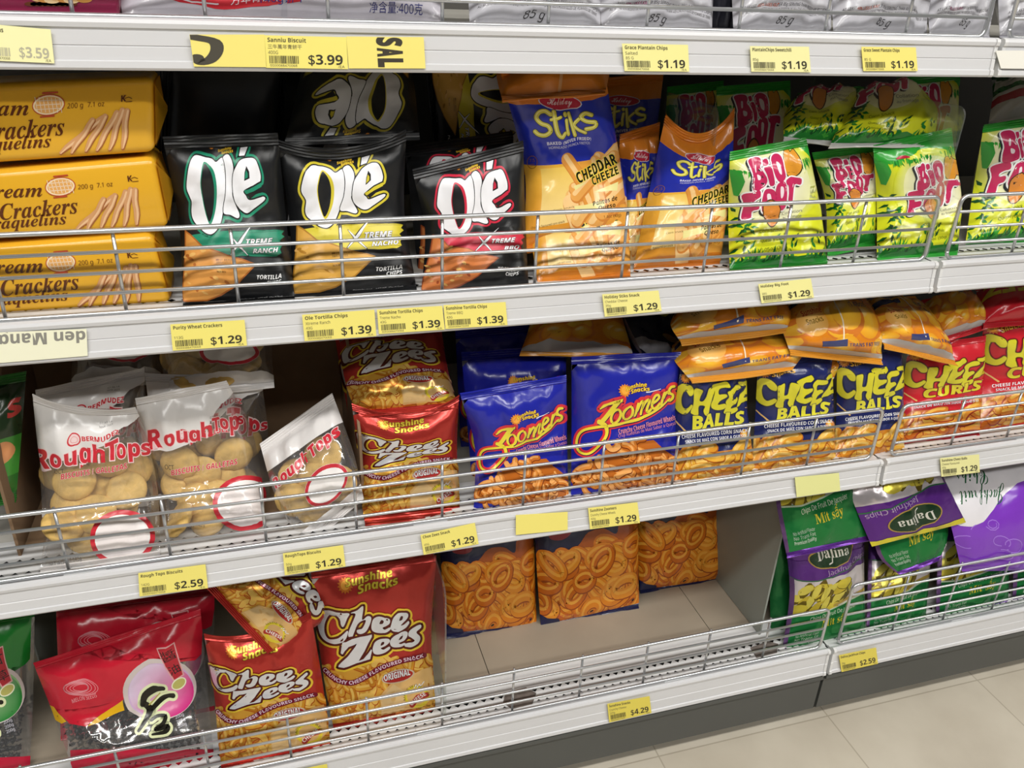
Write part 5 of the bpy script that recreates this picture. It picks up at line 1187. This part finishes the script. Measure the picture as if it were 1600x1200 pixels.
# --- top shelf
box_pack('biscuit_box', 'maroon biscuit box with a pastry picture at the corner of the top shelf', 'biscuit box', ((-70, 32), (186, 33), (187, -150), (-70, -150)), .02, .08, (lambda a: (a.uvrect(.02, .0, .92, .03, '7a1c3c', .5), setattr(a, 'T', None), [a.ellipse((.50+.04*i, .20-.008*(i % 3)), .05, .03, ['d9b07a', 'c98f4a', 'e6c898'][i % 3], 1+.1*i) for i in range(8)], [a.ellipse((.45+.035*i, .15), .04, .02, '6a3a24', .8) for i in range(8)], a.cut(10, 6))[-1])(Art()), '8a2448', None, .003, False)
tb = lay([(0, 192, 27, 690, 36, .024), (.2, 186, -10, 694, -5, .04), (1, 180, -190, 690, -180, .08)], D=.05)
tb.build('biscuit_pillow_pack', 'long silver and red biscuit pack with blue characters on the top shelf', 'biscuit pack', art_sanniu(tb.inv), 'b9b5bd', 'b9b5bd', 'film', None, seals=('top',))
for i, (xl, yl, xr, yr, band) in enumerate(((734, 43, 938, 48, '8a3c6a'), (940, 46, 1112, 54, '8a3c6a'), (1146, 50, 1298, 54, '8a3c1c'), (1302, 52, 1448, 56, '8a3c1c'), (1452, 52, 1546, 57, '3a5a2c'), (1562, 54, 1690, 60, '6a7a2c'))):
    nm = ('beside the long biscuit pack', 'with purple print, beside the narrow dark gap', 'with orange print, beyond the narrow dark gap', 'above the last price tag', 'at the end of its fence', 'in the next bay')[i]
    p = lay([(0, xl, yl, xr, yr, .026), (.2, xl-2, yl-45, xr+2, yr-45, .045), (1, xl, yl-260, xr, yr-260, .07)], D=.05)
    p.build('potato_chip_bag', 'silver potato chip bag on the top shelf, '+nm, 'snack bag', art_crisp(None, band), 'bdbcc2', 'a9a9ae', 'film', 'silver potato chip bags', seals=('bottom',), seal_h=(.01, .004))
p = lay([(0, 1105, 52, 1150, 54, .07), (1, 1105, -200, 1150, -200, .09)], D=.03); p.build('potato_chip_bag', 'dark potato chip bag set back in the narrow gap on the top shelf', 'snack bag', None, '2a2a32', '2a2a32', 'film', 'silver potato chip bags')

c_ = onY((1124, 168), .07)
sheet('shelf_divider', 'clear plastic divider standing between the cheese sticks and the corn snacks', 'shelf divider', c_[0], .07, .3, DK[1]+.001, c_[2], M['acrylic'], .0022, .012)
for pts, lb in (([(790, 1082), (822, 1074), (838, 1083), (832, 1100), (800, 1108), (786, 1098)], 'brown tape residue on the perforated strip of the empty bottom shelf'), ([(1172, 1012), (1200, 1002), (1216, 1006), (1214, 1020), (1182, 1028)], 'grey tape residue on the perforated strip beside the grey side panel')):
    P = [onZ(p, DK[3]+.0004) for p in pts]; q = MB(); n_ = len(P)
    q.add([(*p[:2], DK[3]+.0002) for p in P]+[(*p[:2], DK[3]+.0007) for p in P], [tuple(range(n_, 2*n_))]+[(i, (i+1) % n_, n_+(i+1) % n_, n_+i) for i in range(n_)])
    tag(q.build('tape_residue', M['residue'], loc=P[0]), lb, 'tape residue')
# ------------------------------------------------------------------ price tags
def sale_s(a):
    a.stroke([(.02, .93), (.10, .90), (.32, .78), (.34, .50), (.24, .22), (.10, .14), (.06, .3)], .18, '4a463c', 1, smooth=True)
def sal(a):
    for i, ch in enumerate('SALE'): a.text(ch, (.40, .98-.33*i), (.40, .98-.33*i-.28), .30, '3f3a30', 1, .06, flip=True)
def upside(a):
    a.text('den Mang', (.99, .93), (.30, .93), .40, '8a8880', 1, .03, flip=True)
PT = price_tag
PT(0, (-32, 36), (79, 46), (85, 99), (-26, 94), 'faded yellow $3.59 price tag at the start of the top rail', 'Dolphins', '', '', '$3.59', 'f2eeb4', ink='b5b19a')
PT(0, (296, 54), (413, 54), (417, 105), (303, 104), 'yellow sale strip with one large curved letter on the top rail', extra=sale_s, col='efe07c', name='sale_strip', cat='sale strip', group=None)
PT(0, (413, 55), (541, 58), (544, 108), (416, 106), 'yellow $3.99 price tag between the two sale strips', 'Sanniu Biscuit', '三牛萬年青餅干', '400G', '$3.99')
PT(0, (541, 57), (662, 58), (665, 107), (545, 107), 'yellow sale strip with sideways letters on the top rail', extra=sal, col='efe07c', name='sale_strip', cat='sale strip', group=None)
PT(0, (972, 68), (1075, 70), (1077, 112), (976, 111), 'yellow $1.19 price tag above the V-topped cheese stick bag', 'Grace Plantain Chips', 'Salted', '85 G', '$1.19', 'efe89a')
PT(0, (1172, 72), (1264, 73), (1267, 113), (1174, 112), 'pale yellow $1.19 price tag, middle of the three $1.19 tags', 'PlantainChips Sweetchili', '', '85g', '$1.19', 'eee9a8')
PT(0, (1346, 73), (1431, 74), (1434, 111), (1349, 111), 'yellow $1.19 price tag nearest the joint in the top rail', 'Grace Sweet Plantain Chips', '', '85 G', '$1.19', 'efe27c')
PT(0, (1556, 79), (1640, 79), (1642, 108), (1564, 107), 'blank white slip in the top rail of the next bay', col='ebe9e0', name='paper_slip', cat='paper slip', group=None)
PT(1, (-60, 522), (135, 514), (137, 556), (-58, 572), 'pale paper strip with upside-down grey letters in the rail', extra=upside, col='eeedd2', name='paper_slip', cat='paper slip', group=None)
PT(1, (266, 507), (382, 500), (386, 540), (270, 548), 'yellow $1.29 price tag below the yellow cracker packs', 'Purity Wheat Crackers', '', '113G', '$1.29')
PT(1, (472, 492), (585, 484), (588, 525), (476, 533), 'yellow $1.39 price tag, first of the three side by side', 'Ole Tortilla Chips', 'Xtreme Ranch', '43G', '$1.39')
PT(1, (589, 484), (691, 478), (695, 515), (592, 522), 'yellow $1.39 price tag, middle of the three side by side', 'Sunshine Tortilla Chips', 'Treme Nacho', '43G', '$1.39')
PT(1, (693, 477), (790, 472), (793, 508), (696, 514), 'yellow $1.39 price tag, last of the three side by side', 'Sunshine Tortilla Chips', 'Treme BBQ', '43G', '$1.39')
PT(1, (941, 460), (1029, 454), (1034, 486), (945, 495), 'yellow $1.29 price tag below the cheese stick bags', 'Holiday Stiks Snack', 'Cheddar Cheese', '35g', '$1.29', 'efe690')
PT(1, (1185, 444), (1267, 435), (1272, 465), (1190, 474), 'pale yellow $1.29 price tag below the corn snack bags', 'Holiday Big Foot', '', '30G', '$1.29', 'efe99c')
PT(2, (216, 896), (321, 882), (325, 919), (218, 932), 'yellow $2.59 price tag below the clear biscuit bags', 'Rough Tops Biscuits', '', '142G', '$2.59')
PT(2, (442, 865), (536, 852), (540, 885), (445, 899), 'yellow $1.29 price tag below the slumped biscuit bag', 'RoughTops Biscuits', '', '50g', '$1.29')
PT(2, (657, 836), (742, 817), (748, 850), (662, 867), 'yellow $1.29 price tag below the small red cheese twist bag', 'Chee Zees Snack', '', '45G', '$1.29')
PT(2, (806, 805), (887, 800), (887, 828), (806, 836), 'blank yellow price tag below the blue cheese wheel bags', group=None)
PT(2, (919, 794), (996, 785), (1000, 817), (922, 827), 'yellow $1.29 price tag beside the blank yellow one', 'Sunshine Zoomers', 'Crunchy Cheese Wheels', '42g', '$1.29')
PT(2, (1242, 746), (1311, 739), (1313, 767), (1245, 777), 'blank pale yellow price tag near the joint of the third rail', col='e2e29a', group=None)
PT(2, (1469, 716), (1530, 710), (1531, 738), (1471, 745), 'pale yellow $1.29 price tag below the red cheese curl bags', 'Sunshine Cheez Balls', 'Cheese Flavoured', '42g', '$1.29', 'e6e2a0')
PT(3, (949, 1100), (1015, 1088), (1018, 1114), (952, 1129), 'yellow $4.29 price tag on the bottom rail', 'Sunshine Snacks', 'Crunchy Cheese', '225g', '$4.29', 'e0cf5a')
PT(3, (1311, 1024), (1369, 1012), (1372, 1037), (1315, 1050), 'yellow $2.59 price tag below the jackfruit chip bags', 'Dalina Jackfruit Chips', '', '70g', '$2.59', 'e0cf5a')
PT(3, (425, 1211), (511, 1194), (514, 1224), (428, 1241), 'yellow price tag just showing at the lower picture edge', 'Chee Zees Snack', '', '225g', '$3.29', 'e6d860')
